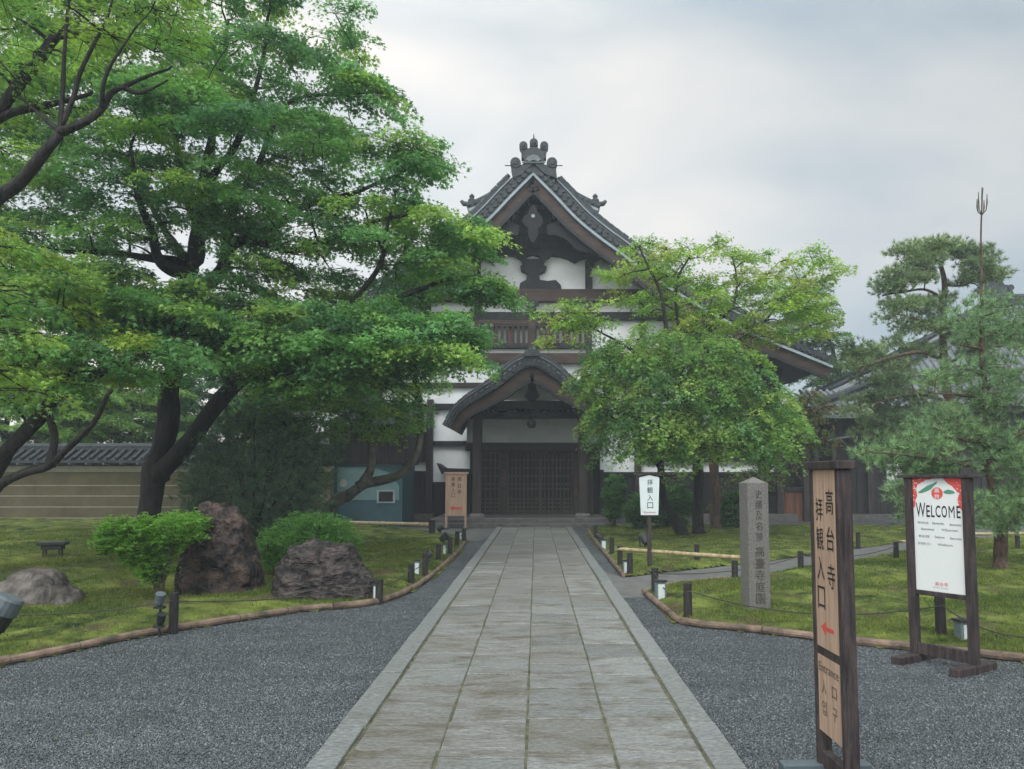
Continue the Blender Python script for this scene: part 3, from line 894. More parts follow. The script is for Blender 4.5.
# gable wall: plaster body behind the timbers
wl = MB()
wl.poly([(XC - hc[-14][0], 0.3)] + [(XC + x, z - .15) for x, z in full[14:-14]] + [(XC + hc[-14][0], 0.3)], YW, YW + .25)
wl.build('plaster_wall', 'plaster', hall)
for s_ in (-1, 1): MB().box(XC + s_ * 9.0 - .12, XC + s_ * 9.0 + .12, YW + .3, 46, .3, 5.6).build('side_wall', 'plaster', hall)
# dark pediment: boarded, with cusped lower edge
ped = []
ins = off(full, -0.3)
top = [(XC + x, z) for x, z in ins if z > Z_(250, YW)]
q = lambda px, py: (X_(px, YW), Z_(py, YW))
ped = top + [(top[-1][0], Z_(252, YW)), (top[0][0], Z_(252, YW))]
mm = MB(); mm.poly(ped, YW - .28, YW - .02)
lowc = [(449, 262), (458, 261), (466, 260), (472, 263), (474, 271), (477, 264), (480, 259), (486, 261), (492, 264), (498, 260), (506, 257), (514, 257), (520, 261), (524, 268), (527, 258), (533, 256), (539, 258), (542, 268), (546, 261), (552, 257), (560, 258), (568, 260), (575, 264), (581, 261), (587, 259), (591, 264), (593, 271), (596, 263), (602, 260), (608, 261), (616, 264)]
for (ax, ay), (bx_, by_) in zip(lowc, lowc[1:]):
    mm.poly([(X_(ax, YW), Z_(251, YW)), (X_(bx_, YW), Z_(251, YW)), (X_(bx_, YW), Z_(by_ , YW)), (X_(ax, YW), Z_(ay, YW))], YW - .27, YW - .03)
pd = mm.build('pediment', 'carving', hall)
m = MB()   # vertical battens and crossed struts in the pediment
for px in range(486, 590, 5):
    t_ = abs(px - 533) ; ytop = 190 + t_ * 1.05
    if ytop < 244: m.box(X_(px, YW) - .03, X_(px, YW) + .03, YW - .36, YW - .28, Z_(250, YW), Z_(ytop, YW))
m.box(X_(478, YW), X_(590, YW), YW - .44, YW - .36, Z_(238, YW), Z_(230, YW))
m.box(X_(497, YW), X_(570, YW), YW - .44, YW - .36, Z_(214, YW), Z_(209, YW))
m.build('lattice', 'timber_dark', pd)
# carved pendant hanging at the peak, with side scrolls
m = MB()
for s_ in (1,):
    o_ = [(533, 205), (536.5, 208), (538, 214), (542, 217), (544, 222), (541, 227), (538, 229), (538.5, 235), (536, 241), (533, 244), (530, 241), (527.5, 235), (528, 229), (525, 227), (522, 222), (524, 217), (528, 214), (529.5, 208)]
    m.poly([(P(a, b, YV + .1).x, P(a, b, YV + .1).z) for a, b in o_], YV + .02, YV + .1)
for (cx_, cy_, s_) in ((533, 0, 1), (533, 0, -1)):
    o_ = [(546, 226), (556, 222), (568, 228), (580, 240), (592, 246), (604, 244), (600, 252), (588, 253), (576, 250), (566, 240), (556, 235), (548, 236)]
    m.poly([(P(533 + s_ * (a - 533), b, YV + .3).x, P(a, b, YV + .3).z) for a, b in (o_ if s_ > 0 else o_[::-1])], YV + .25, YV + .33)
gp = m.build('gable_pendant', 'carving', hall, bevel=.015)
m = MB(); xx, zz = P(533, 216, YV).x, P(533, 216, YV).z; m.disc((xx, YV - .02, zz), .07, .05, 12)
m.build('boss', 'verge_trim', gp)
# strut, posts and beams of the upper storey
m = MB()
m.poly([q(*p) for p in [(519, 291), (520, 284), (526, 281), (527, 275), (521, 272), (520, 267), (525, 265), (521, 260), (546, 260), (543, 265), (547, 268), (545, 273), (539, 276), (540, 281), (548, 282), (556, 281), (561, 286), (562, 291)]], YW - .2, YW - .03)
m.build('carved_strut', 'timber_dark', hall, bevel=.015)
def post_px(px0, px1, py0, py1, name='post', m_='timber_post', d=.16, par=None):
    mb = MB(); rect(mb, px0, px1, py0, py1, YW - d, YW - .003, YW); return mb.build(name, m_, par or hall)
post_px(586, 593, 262, 291, 'strut_post', 'timber_dark')
post_px(473, 480, 262, 291, 'strut_post', 'timber_dark')
def beam_px(px0, px1, py0, py1, m_, d=.2, name='beam'):
    mb = MB(); rect(mb, px0, px1, py0, py1, YW - d, YW - .004, YW); return mb.build(name, m_, hall, bevel=.015)
beam_px(424, 642, 291, 303, 'timber_brown', .34)
beam_px(380, 686, 313, 321, 'timber_dark', .22)
beam_px(478, 588, 321, 325, 'timber_brown', .24)
beam_px(478, 588, 346, 349, 'timber_dark', .22)
beam_px(340, 726, 354, 364, 'timber_brown', .26)
beam_px(320, 746, 383, 388, 'timber_post', .16)
beam_px(300, 766, 404, 410, 'timber_dark', .2)
for p in (424, 474, 529, 586, 640):
    mb = MB(); rect(mb, p, p + 6, 321, 354, YW - .27, YW - .23, YW); rect(mb, p, p + 6, 303, 313, YW - .24, YW - .003, YW)
    mb.build('post', 'timber_brown' if p in (474, 529) else 'timber_post', hall)
for p in (376, 690):
    post_px(p, p + 6, 303, 410, d=.1)
# bracket blocks under the large beam
for p in (529,):
    mb = MB(); rect(mb, p - 4, p + 10, 303, 307, YW - .4, YW - .25, YW); rect(mb, p - 1, p + 7, 307, 312, YW - .4, YW - .25, YW)
    mb.build('bracket', 'timber_dark', hall)
# barred upper windows
for (a, b) in ((480, 529), (535, 586)):
    fr = MB(); rect(fr, a, b, 325, 346, YW - .05, YW - .004, YW)
    wi = fr.build('window', 'curtain', hall)
    bars = MB()
    k = 9
    for i in range(k + 1):
        px = a + (b - a) * i / k
        bars.box(X_(px, YW) - .055, X_(px, YW) + .055, YW - .2, YW - .1, Z_(346, YW), Z_(325, YW))
    rect(bars, a, b, 325, 327.5, YW - .215, YW - .09, YW); rect(bars, a, b, 344, 346, YW - .215, YW - .09, YW)
    bars.build('window_bars', 'timber_post', wi)
    for px in (a + (b - a) * .29, a + (b - a) * .62):
        rc = MB(); rect(rc, px - .8, px + .8, 327, 345, YW - .08, YW - .055, YW)
        rc.build('red_cord', 'red_cloth', wi)
# mullioned windows low left and right, with dark boarding beneath
for (a, b) in ((372, 428), (636, 694), (700, 756)):
    fr = MB(); rect(fr, a, b, 432, 462, YW - .06, YW - .004, YW)
    wi = fr.build('window', 'void', hall)
    bars = MB(); k = 8
    for i in range(k + 1):
        px = a + (b - a) * i / k
        bars.box(X_(px, YW) - .05, X_(px, YW) + .05, YW - .16, YW - .08, Z_(462, YW), Z_(432, YW))
    rect(bars, a, b, 432, 434, YW - .17, YW - .07, YW); rect(bars, a, b, 446, 447.5, YW - .17, YW - .07, YW); rect(bars, a, b, 460, 462, YW - .17, YW - .07, YW)
    bars.build('window_bars', 'timber_post', wi)
for (a, b, t_) in ((300, 428, 471), (592, 776, 472)):
    m = MB()
    rect(m, a, b, t_, 516, YW - .05, YW - .004, YW)
    for i in range(int((b - a) / 4)):
        rect(m, a + i * 4, a + i * 4 + 1.2, t_, 516, YW - .09, YW - .05, YW)
    rect(m, a, b, t_, t_ + 3, YW - .13, YW - .09, YW); rect(m, a, b, t_ + 18, t_ + 20, YW - .13, YW - .09, YW)
    m.build('wainscot', 'board_dark', hall)
m = MB(); rect(m, 433, 472, 482, 518, YW - .05, YW - .004, YW); m.build('wainscot', 'board_dark', hall)
m = MB(); rect(m, 778, 806, 491, 521, YW - .08, YW - .003, YW)
for i in range(6): rect(m, 778 + i * 5, 779 + i * 5, 491, 521, YW - .11, YW - .08, YW)
m.build('board_panel', 'board_red', hall)
beam_px(775, 812, 487, 491, 'timber_dark', .16); beam_px(775, 812, 446, 451, 'timber_dark', .16)
for p in (427.5, 634, 695, 757, 774, 800):
    mb = MB(); rect(mb, p, p + 6, 400, 521, YW - .3, YW - .004, YW); mb.build('post', 'timber_post', hall)
m = MB()
for px in (786, 793): rect(m, px, px + 1, 451, 487, YW - .06, YW - .004, YW)
m.build('screen_bars', 'timber_dark', hall)
# dark soffit wall under the outer eaves
for s_ in (-1, 1):
    m = MB()
    pts = [(XC + s_ * x, z - .35) for x, z in hc if 5.6 < x < 9.4]
    pts = pts + [(XC + s_ * 9.2, Z_(412, YW)), (XC + s_ * 5.9, Z_(404, YW))]
    m.poly(pts if s_ > 0 else pts[::-1], YW - .12, YW - .005)
    m.build('eave_boarding', 'timber_dark', hall)
# platform and steps
m = MB()
m.box(X_(432, 26), X_(612, 26), 26.0, 29.9, -.05, .30)
m.box(X_(428, 25.6), X_(616, 25.6), 25.65, 25.997, -.05, .15)
m.build('step', 'step_stone', hall, bevel=.02)
m = MB(); m.box(XC - 9.6, XC - 3.62, 29.2, 46, -.05, .28); m.box(XC + 2.9, XC + 9.6, 29.2, 46, -.05, .28)
m.build('plinth', 'step_stone', hall, bevel=.02)

# porch with its cusped gable
YP = 25.5
ppx = [(532, 350), (524, 351), (516, 354.5), (508, 359.5), (500, 366), (490, 375), (476, 385), (462, 395), (450, 407), (441, 424)]
hp = []
PXc = X_(532, YP)
for p in ppx:
    v_ = P(p[0], p[1], YP); hp.append((PXc - v_.x, v_.z))
hp = [(v.x, v.z) for v in catmull([Vector((a, 0, b)) for a, b in hp], 5)]
pf = [(-a, b) for a, b in reversed(hp)] + hp[1:]
# everything hangs below the outer curve and thins towards the tips
TP = .42
pr = MB(); band(pr, pf, -.56, -.40, YP + .3, YW - .35, PXc, TP)
prr = pr.build('porch_roof', 'timber_dark', hall)
rt = ribbed_roof(off(pf, -.30), YP + 1.0, YW - .3, PXc, 0.0, .27, .06)
rt.build('roof_tiles', 'tile', prr, smooth=True)
m = MB(); band(m, pf, -.98, -.56, YP + .12, YP + .26, PXc, TP); m.build('bargeboard', 'timber_brown', prr)
m = MB(); band(m, pf, -1.06, -.94, YP + .03, YP + .2, PXc, TP); m.build('bargeboard_trim', 'timber_dark', prr)
m = MB(); band(m, pf, -.55, -.34, YP - .0, YP + .7, PXc, TP); band(m, pf, -.30, -.19, YP + .12, YP + .85, PXc, TP); band(m, pf, -.155, -.06, YP + .22, YP + .95, PXc, TP)
for x, z, a, b in walk(pf, 0.22):
    t_ = 1 - TP * (abs(x) / pf[-1][0]) ** 1.5
    m.disc((PXc + x - a * .44 * t_, YP - .05, z - b * .44 * t_), 0.075 * t_, 0.2, 10)
    m.tube([Vector((PXc + x - a * .33 * t_, YP + yy, z - b * .33 * t_)) for yy in (-.03, .15)], .05, 8)
    m.tube([Vector((PXc + x - b * .1 - a * .05 * t_, YP + .58, z + a * .1 - b * .05 * t_)), Vector((PXc + x + b * .1 - a * .05 * t_, YP + .58, z - a * .1 - b * .05 * t_))], [.075, .062], 8)
m.build('verge_tiles', 'tile', prr)
m = MB(); band(m, pf, -.34, -.30, YP - .03, YP + .75, PXc, TP); band(m, pf, -.19, -.155, YP + .08, YP + .9, PXc, TP)
m.build('ridge_course', 'tile_pale', prr)
m = MB(); zt = hp[0][1]
m.box(PXc - .16, PXc + .16, YP + .5, YW - .4, zt - .15, zt + .06); m.tube([(PXc, YP + .5, zt + .08), (PXc, YW - .4, zt + .08)], .09, 8)
m.poly([(PXc - .26, zt - .2), (PXc - .25, zt - .03), (PXc - .15, zt), (PXc - .1, zt + .12), (PXc, zt + .17), (PXc + .1, zt + .12), (PXc + .15, zt), (PXc + .25, zt - .03), (PXc + .26, zt - .2)], YP + .0, YP + .22)
m.build('ridge_ornament', 'tile', prr, bevel=.015)
# posts
for px in (477.5, 582.5):
    x = X_(px, 27)
    m = MB(); m.box(x - .15, x + .15, 26.85, 27.15, .42, Z_(410, 27)); pp_ = m.build('porch_post', 'timber_post', hall, bevel=.015)
    m = MB(); m.lathe([(.27, 0), (.27, .06), (.2, .12)], (x, 27, .301), 12); m.build('base_stone', 'granite', pp_)
def prect(a, b, c, d, y0, y1, Y): 
    mb = MB(); rect(mb, a, b, c, d, y0, y1, Y); return mb
prect(466, 600, 401, 409, 26.88, 27.12, 27).build('tie_beam', 'timber_post', hall, bevel=.01)
prect(472, 594, 412, 418, 26.93, 27.07, 27).build('tie_beam', 'timber_dark', hall, bevel=.01)
m = MB(); m.poly([(P(a, b, 27.2).x, P(a, b, 27.2).z) for a, b in [(500, 400.5), (504, 394), (516, 388), (532, 384), (548, 388), (560, 394), (564, 400.5)]], 27.0, 27.04)
m.build('porch_panel', 'plaster', hall)
m = MB(); m.poly([(P(a, b, 26.9).x, P(a, b, 26.9).z) for a, b in [(529, 382), (535, 382), (536, 390), (540, 396), (535, 401), (529, 401), (524, 396), (528, 390)]], 26.8, 26.88)
m.build('carved_strut', 'timber_dark', hall, bevel=.01)
m = MB()
for i in range(22):
    px = 474 + i * 5.3
    rect(m, px, px + 2, 411, 412.5, 26.6, 28.9, 27)
m.build('porch_rafters', 'timber_dark', hall)
# doorway wall
prect(470, 600, 419, 443, 28.9, 29.05, 29).build('porch_panel', 'plaster', hall)
prect(466, 602, 443, 451, 28.7, 29.1, 29).build('lintel', 'timber_post', hall, bevel=.01)
prect(466, 602, 412, 419, 28.75, 29.1, 29).build('lintel', 'timber_dark', hall, bevel=.01)
prect(470, 600, 451, 517, 29.15, 29.3, 29).build('door_backing', 'void', hall)
for a, b in ((474, 480), (501, 507), (573, 580), (586, 590)):
    prect(a, b, 451, 516, 28.85, 29.1, 29).build('door_post', 'timber_brown' if a in (501, 573) else 'timber_post', hall, bevel=.01)
def lattice(a, b, c, d, nv, rows, y, nm='lattice_door'):
    mb = MB()
    for i in range(nv + 1):
        px = a + (b - a) * i / nv; mb.box(X_(px, y) - .025, X_(px, y) + .025, y - .03, y + .03, Z_(d, y), Z_(c, y))
    for r_ in rows: mb.box(X_(a, y), X_(b, y), y - .045, y - .032, Z_(r_, y) - .03, Z_(r_, y) + .03)
    rect(mb, a, b, c, c + 2, y - .06, y + .04, y); rect(mb, a, b, d - 2, d, y - .06, y + .04, y)
    mb.box(X_(a, y) - .03, X_(a, y) + .05, y - .058, y + .04, Z_(d, y), Z_(c, y)); mb.box(X_(b, y) - .05, X_(b, y) + .03, y - .058, y + .04, Z_(d, y), Z_(c, y))
    return mb.build(nm, 'lattice_wood', hall)
rows = [460, 468, 476, 484, 489, 499, 503, 507, 511]
lattice(481, 500, 452, 515, 4, rows, 29.08); lattice(508, 540, 452, 515, 8, rows, 29.02); lattice(541, 572, 452, 515, 8, rows, 29.08)
lattice(581, 592, 452, 515, 3, rows, 29.08)
# low curved visor beam behind the porch sign
m = MB(); m.poly([(P(a, b, 28.6).x, P(a, b, 28.6).z) for a, b in [(437, 463), (444, 468), (472, 469), (472, 474), (442, 474)]], 28.4, 29.9)
m.build('canopy', 'timber_dark', hall)
prect(433, 472, 441, 446, 29.85, 29.99, 29.9).build('beam', 'timber_dark', hall)
# side walls of the porch recess
for x in (X_(470, 29) - .12, X_(600, 29)):
    MB().box(x, x + .12, 29.0, 30, 1.9, 4.6).build('porch_side_wall', 'plaster', hall)
    MB().box(x - .01, x + .13, 28.98, 30, .3, 1.9).build('porch_side_boarding', 'board_dark', hall)

# hanging lantern under the porch
x, z = P(531.5, 424, 26.6).x, P(531.5, 424, 26.6).z
ln = thing('hanging_lantern', 'small round dark lantern hanging under the porch gable above the doorway', 'lantern', (x, 26.6, z - .12))
m = MB(); m.lathe([(.03, .30), (.09, .26), (.14, .18), (.15, .1), (.12, .02), (.05, -.02)][::-1], (x, 26.6, z - .12), 12); m.build('shade', 'metal_black', ln, smooth=True)
m = MB(); m.tube([(x, 26.6, z + .18), (x, 26.6, Z_(401, 26.6))], .018, 6); m.build('rod', 'metal_black', ln)

# ------------------------------------------------------------------ reception hut on the left
YH = 26.4
hut = thing('reception_hut', 'small teal boarded reception hut with dark slatted upper wall beside the porch', 'hut', (X_(368, YH), YH + 1, 0))
m = MB(); m.box(X_(334, YH), X_(403, YH), YH, YH + 2.6, 0, Z_(464, YH)); m.build('wall', 'teal_board', hut)
m = MB(); m.poly([(X_(a, YH), Z_(b, YH)) for a, b in [(338, 500), (338, 467), (372, 467), (388, 472), (400, 486), (400, 500)]], YH - .02, YH - .001); m.build('wall_panel', 'teal_pale', hut)
m = MB(); m.box(X_(330, YH), X_(406, YH), YH - .12, YH + 2.7, Z_(464, YH) + .002, Z_(426, YH))
for i in range(26): m.box(X_(331, YH) + i * .096, X_(331, YH) + i * .096 + .04, YH - .16, YH - .12, Z_(462, YH), Z_(427, YH))
m.build('upper_wall', 'board_dark', hut)
m = MB(); m.add([(X_(326, YH), YH - .6, Z_(427, YH)), (X_(409, YH), YH - .6, Z_(427, YH)), (X_(409, YH), YH + 3.4, Z_(405, YH)), (X_(326, YH), YH + 3.4, Z_(405, YH)),
                 (X_(326, YH), YH - .6, Z_(424, YH)), (X_(409, YH), YH - .6, Z_(424, YH)), (X_(409, YH), YH + 3.4, Z_(402, YH)), (X_(326, YH), YH + 3.4, Z_(402, YH))],
                [(0, 3, 2, 1), (4, 5, 6, 7), (0, 1, 5, 4), (1, 2, 6, 5), (2, 3, 7, 6), (3, 0, 4, 7)]); m.build('roof', 'tile', hut)
m = MB(); m.box(X_(378, YH), X_(396, YH), YH - .05, YH - .003, Z_(503, YH), Z_(490, YH)); wf = m.build('window', 'verge_trim', hut)
m = MB(); m.box(X_(380, YH), X_(394, YH), YH - .06, YH - .052, Z_(501.5, YH), Z_(491.5, YH)); m.build('pane', 'void', wf)
ps = thing('poster', 'small pale round-marked poster fixed to the teal hut wall', 'poster', (X_(344, YH), YH - .03, Z_(484, YH)))
m = MB(); m.box(X_(339, YH), X_(350, YH), YH - .045, YH - .022, Z_(491, YH), Z_(477, YH)); m.build('sheet', 'teal_pale', ps)
m = MB(); m.disc((X_(344.5, YH), YH - .052, Z_(483, YH)), .13, .006, 16); m.build('picture', 'curtain', ps)

# ------------------------------------------------------------------ earthen garden wall on the left
YE = 25.6
gw = thing('garden_wall', 'long ochre earthen wall with pale lines and dark tiled coping behind the trees', 'wall', (-14, YE, 0))
m = MB(); m.box(-40, X_(331, YE), YE, YE + .45, 0, Z_(472, YE)); m.build('wall_body', 'earth_wall', gw)
m = MB()
for k, py in enumerate((485.5, 496, 507, 518, 529)):
    m.box(-40, X_(331, YE), YE - .012, YE - .001, Z_(py, YE) - .018, Z_(py, YE) + .018)
m.build('wall_lines', 'wall_line', gw)
m = MB(); m.box(-40, X_(331, YE), YE - .05, YE + .50, Z_(472, YE) + .001, Z_(466, YE)); m.build('eave_band', 'wall_line', gw)
m = MB(); m.box(-40, X_(331, YE), YE - .12, YE + .57, Z_(466, YE) + .001, Z_(456, YE)); m.build('eave_board', 'timber_dark', gw)
m = MB()
zc = Z_(460, YE); zr = Z_(450, YE)
for s_ in (-1, 1):
    yy = YE + .225
    m.add([(-40, yy, zr), (X_(331, YE), yy, zr), (X_(331, YE), yy + s_ * .62, zc), (-40, yy + s_ * .62, zc), (-40, yy, zr - .1), (X_(331, YE), yy, zr - .1), (X_(331, YE), yy + s_ * .62, zc - .1), (-40, yy + s_ * .62, zc - .1)],
          [(0, 1, 2, 3), (7, 6, 5, 4), (0, 3, 7, 4), (1, 5, 6, 2), (2, 6, 7, 3), (0, 4, 5, 1)])
x = -24.0
while x < X_(331, YE):
    for s_ in (-1,):
        m.tube([(x, YE + .225 + s_ * .06, zr + .03), (x, YE + .225 + s_ * .66, zc + .03)], .055, 8)
    x += .27
m.tube([(-40, YE + .225, zr + .12), (X_(331, YE), YE + .225, zr + .12)], .1, 8)
m.box(-40, X_(331, YE), YE + .12, YE + .33, zr - .02, zr + .1)
m.build('tiled_coping', 'tile', gw)
m = MB(); x = -24.0
while x < X_(331, YE):
    m.beam((x + .1, YE - .36, zc - .12), (x + .16, YE - .06, zc - .14), .06, .05); x += .54
m.build('rafter_ends', 'verge_trim', gw)

# ------------------------------------------------------------------ dark timber building on the right
YR = 31.0
rb = thing('side_building', 'dark boarded timber building with grey tiled hipped roof behind the pines', 'building', (14, YR, 0))
x0, x1 = X_(832, YR), 36.0
m = MB(); m.box(x0, x1, YR, YR + 9, .2, Z_(408, YR))
for i in range(int((x1 - x0) / .3)):
    m.box(x0 + i * .3, x0 + i * .3 + .05, YR - .03, YR - .002, .3, Z_(415, YR))
wb = m.build('wall', 'board_dark', rb)
m = MB(); m.box(x0 - .3, x1 + .3, YR - .6, YR + 9.4, -.05, .22); m.build('plinth', 'step_stone', rb)
ze = Z_(406, YR - 1.2); ex0 = X_(822, YR - 1.2); ye = YR - 1.2
rx, ry = X_(1000, YR + 4.5), YR + 4.5; rz = Z_(302, YR + 4.5)
def hip(n=10):
    """front slope, left hip: sagging tiled surfaces with ribs"""
    mb = MB()
    K = 90
    sub = [(0, 0), (.3, 0), (.42, 1), (.58, 1), (.7, 0)]
    rowsv = []
    for j in range(n + 1):
        t = j / n; tt = t ** 1.0
        z = ze + (rz - ze) * (0.62 * t + 0.38 * t * t)
        y = ye + (ry - ye) * t
        xl = ex0 + (rx - ex0) * t
        row = []
        for k in range(K):
            for a, h in sub:
                x = 36.5 - (k + a) * .3
                if x < xl: x = xl; h = 0
                row.append((x, y - h * .03, z + h * .08))
        rowsv.append(row)
    o = len(mb.v); w_ = len(rowsv[0])
    for r_ in rowsv: mb.v.extend(r_)
    for j in range(n):
        for k in range(w_ - 1):
            a = o + j * w_ + k; mb.f.append((a, a + 1, a + w_ + 1, a + w_))
    # left hip slope
    rows2 = []
    for j in range(n + 1):
        t = j / n; z = ze + (rz - ze) * (0.62 * t + 0.38 * t * t)
        xl = ex0 + (rx - ex0) * t; yl = ye + (ry - ye) * t; yr_ = 2 * ry - yl
        row = []
        for k in range(36):
            for a, h in sub:
                y = ye + (k + a) * .31
                hh = h if yl < y < yr_ else 0
                row.append((xl, min(max(y, yl), yr_), z + hh * .08))
        rows2.append(row)
    o = len(mb.v); w_ = len(rows2[0])
    for r_ in rows2: mb.v.extend(r_)
    for j in range(n):
        for k in range(w_ - 1):
            a = o + j * w_ + k; mb.f.append((a, a + 1, a + w_ + 1, a + w_))
    # back slope
    mb.add([(ex0, 2 * ry - ye, ze), (36.5, 2 * ry - ye, ze), (36.5, ry, rz), (rx, ry, rz)], [(0, 1, 2, 3)])
    return mb
rf = hip().build('roof', 'tile_pale', rb, smooth=False)
m = MB()
m.box(ex0, 36.5, ye + .02, 2 * ry - ye - .02, ze - .22, ze - .06)
m.build('eave', 'timber_dark', rf)
m = MB()
m.box(rx, 36.5, ry - .2, ry + .2, rz - .1, rz + .2); m.tube([(rx - .1, ry, rz + .25), (36.5, ry, rz + .25)], .13, 8)
hp_ = [(ex0 + (rx - ex0) * t, ye + (ry - ye) * t, ze + (rz - ze) * (0.62 * t + 0.38 * t * t) + .16) for t in [i / 10 for i in range(11)]]
m.tube(hp_, .15, 8)
m.tube([(p[0], 2 * ry - p[1], p[2]) for p in hp_], .15, 8)
m.build('ridge', 'tile', rf)
m = MB()
ox, oz = rx - .1, rz + .2
m.poly([(ox - .5, oz - .2), (ox - .7, oz + .2), (ox - .55, oz + .45), (ox - .3, oz + .4), (ox - .2, oz + .75), (ox, oz + .55), (ox + .15, oz + .85), (ox + .35, oz + .5), (ox + .6, oz + .45), (ox + .75, oz + .1), (ox + .5, oz - .2)], ry - .45, ry - .2)
for dx, dz in ((-.6, .35), (.62, .35), (-.15, .78), (.25, .82)): m.disc((ox + dx, ry - .5, oz + dz), .14, .35, 10)
m.build('ridge_ornament', 'tile', rf)
for (a, b, c, d) in ((885, 900, 464, 485),):
    m = MB(); m.box(X_(a, YR), X_(b, YR), YR - .06, YR - .035, Z_(d, YR), Z_(c, YR)); m.build('notice_panel', 'plaster', rb)
for px in (838, 868, 912, 960, 1010, 1060):
    m = MB(); m.box(X_(px, YR) - .12, X_(px, YR) + .12, YR - .14, YR - .035, .22, Z_(410, YR)); m.build('post', 'timber_post', rb)
# lean-to roof linking the two buildings, with a white screen below
lk_ = thing('covered_walkway', 'low walkway with pale tiled roof joining the temple hall to the dark building', 'walkway', (X_(815, 30), 30.4, 0))
Yl = 30.2
m = MB()
xa, xb = X_(815, Yl), X_(866, Yl)
k = int((xb - xa) / .27)
for i in range(k + 1):
    x = xa + i * .27
    m.tube([(x, Yl - .9, Z_(416, Yl)), (x, Yl + 1.6, Z_(386, Yl))], .06, 8)
m.add([(xa, Yl - .9, Z_(417, Yl)), (xb, Yl - .9, Z_(417, Yl)), (xb, Yl + 1.6, Z_(387, Yl)), (xa, Yl + 1.6, Z_(387, Yl)), (xa, Yl - .9, Z_(420, Yl)), (xb, Yl - .9, Z_(420, Yl)), (xb, Yl + 1.6, Z_(390, Yl)), (xa, Yl + 1.6, Z_(390, Yl))],
      [(0, 1, 2, 3), (7, 6, 5, 4), (0, 4, 5, 1), (1, 5, 6, 2), (2, 6, 7, 3), (3, 7, 4, 0)])
m.build('roof', 'tile_pale', lk_)
for px in (812, 829):
    m = MB(); m.box(X_(px, Yl) - .07, X_(px, Yl) + .07, Yl - .5, Yl - .36, .0, Z_(419, Yl)); m.build('post', 'timber_post', lk_)
m = MB(); m.beam((X_(822, Yl), Yl - .55, Z_(441, Yl)), (X_(850, Yl), Yl - .55, Z_(436, Yl)), .06, .07); m.build('rail', 'metal_grey', lk_)
# ------------------------------------------------------------------ trees
def unit(v): return v / (np.linalg.norm(v, axis=-1, keepdims=True) + 1e-9)
def leaf_template(kind):
    if kind == 'star':      # five pointed maple leaf, stem at the origin, in x (width) y (length)
        a = []
        for ang, r_ in ((-62, .55), (-44, .28), (-32, .85), (-16, .35), (0, 1.05), (16, .35), (32, .85), (44, .28), (62, .55)):
            t = R(ang); a.append((math.sin(t) * r_, math.cos(t) * r_, -0.10 * abs(math.sin(t)) * r_ - .08 * r_ * r_))
        v = [(0, 0, 0)] + a
        f = [(0, i, i + 1) for i in range(1, 9)]
    elif kind == 'tri':     # three lobes
        v = [(0, 0, 0), (-.22, .42, -.02), (0, 1.0, -.1), (.22, .42, -.02), (-.68, .60, -.12), (.68, .60, -.12)]
        f = [(0, 1, 2), (0, 2, 3), (0, 4, 1), (0, 3, 5)]
    elif kind == 'oval':
        v = [(0, 0, 0), (-.24, .35, .03), (0, 1, -.05), (.24, .35, .03)]
        f = [(0, 1, 2), (0, 2, 3)]
    return np.array(v, float), np.array(f)
def leaves(pos, fwd, nrm, size, col, kind):
    T, F = leaf_template(kind)
    fwd = unit(fwd); side = unit(np.cross(fwd, nrm)); up = np.cross(side, fwd)
    V = pos[:, None] + size[:, None, None] * (side[:, None] * T[None, :, 0, None] + fwd[:, None] * T[None, :, 1, None] + up[:, None] * T[None, :, 2, None])
    n = len(pos); k = len(T)
    FF = (F[None] + (np.arange(n) * k)[:, None, None]).reshape(-1, 3)
    C = np.repeat(np.concatenate([col, np.ones((n, 1))], 1)[:, None], k, 1).reshape(-1, 4)
    return V.reshape(-1, 3), FF, C

def pads_from(poly, n, Yc, dY, rg, gap=0.5, holes=(), slope=(0, 0)):
    """foliage masses spread through a crown: outline seen from the path, real depth dY"""
    pp = np.array(poly, float); out_ = []
    tries = 0
    cx, cy = pp.mean(0)
    while len(out_) < n and tries < n * 40:
        tries += 1
        x = rg.uniform(pp[:, 0].min(), pp[:, 0].max()); y = rg.uniform(pp[:, 1].min(), pp[:, 1].max())
        if not inpoly(np.array([x]), np.array([y]), pp)[0]: continue
        if any(inpoly(np.array([x]), np.array([y]), h)[0] for h in holes): continue
        d = edgedist(np.array([x]), np.array([y]), pp)[0]
        th = dY * math.sqrt(min(1, .15 + d / 130))
        Y = Yc + slope[0] * (x - cx) + slope[1] * (y - cy) + rg.uniform(-th, th)
        p = np.array(P(x, y, Y))
        if p[2] < .3: continue
        if out_ and np.min(np.linalg.norm(np.array(out_) - p, axis=1)) < gap: continue
        out_.append(p)
    return out_

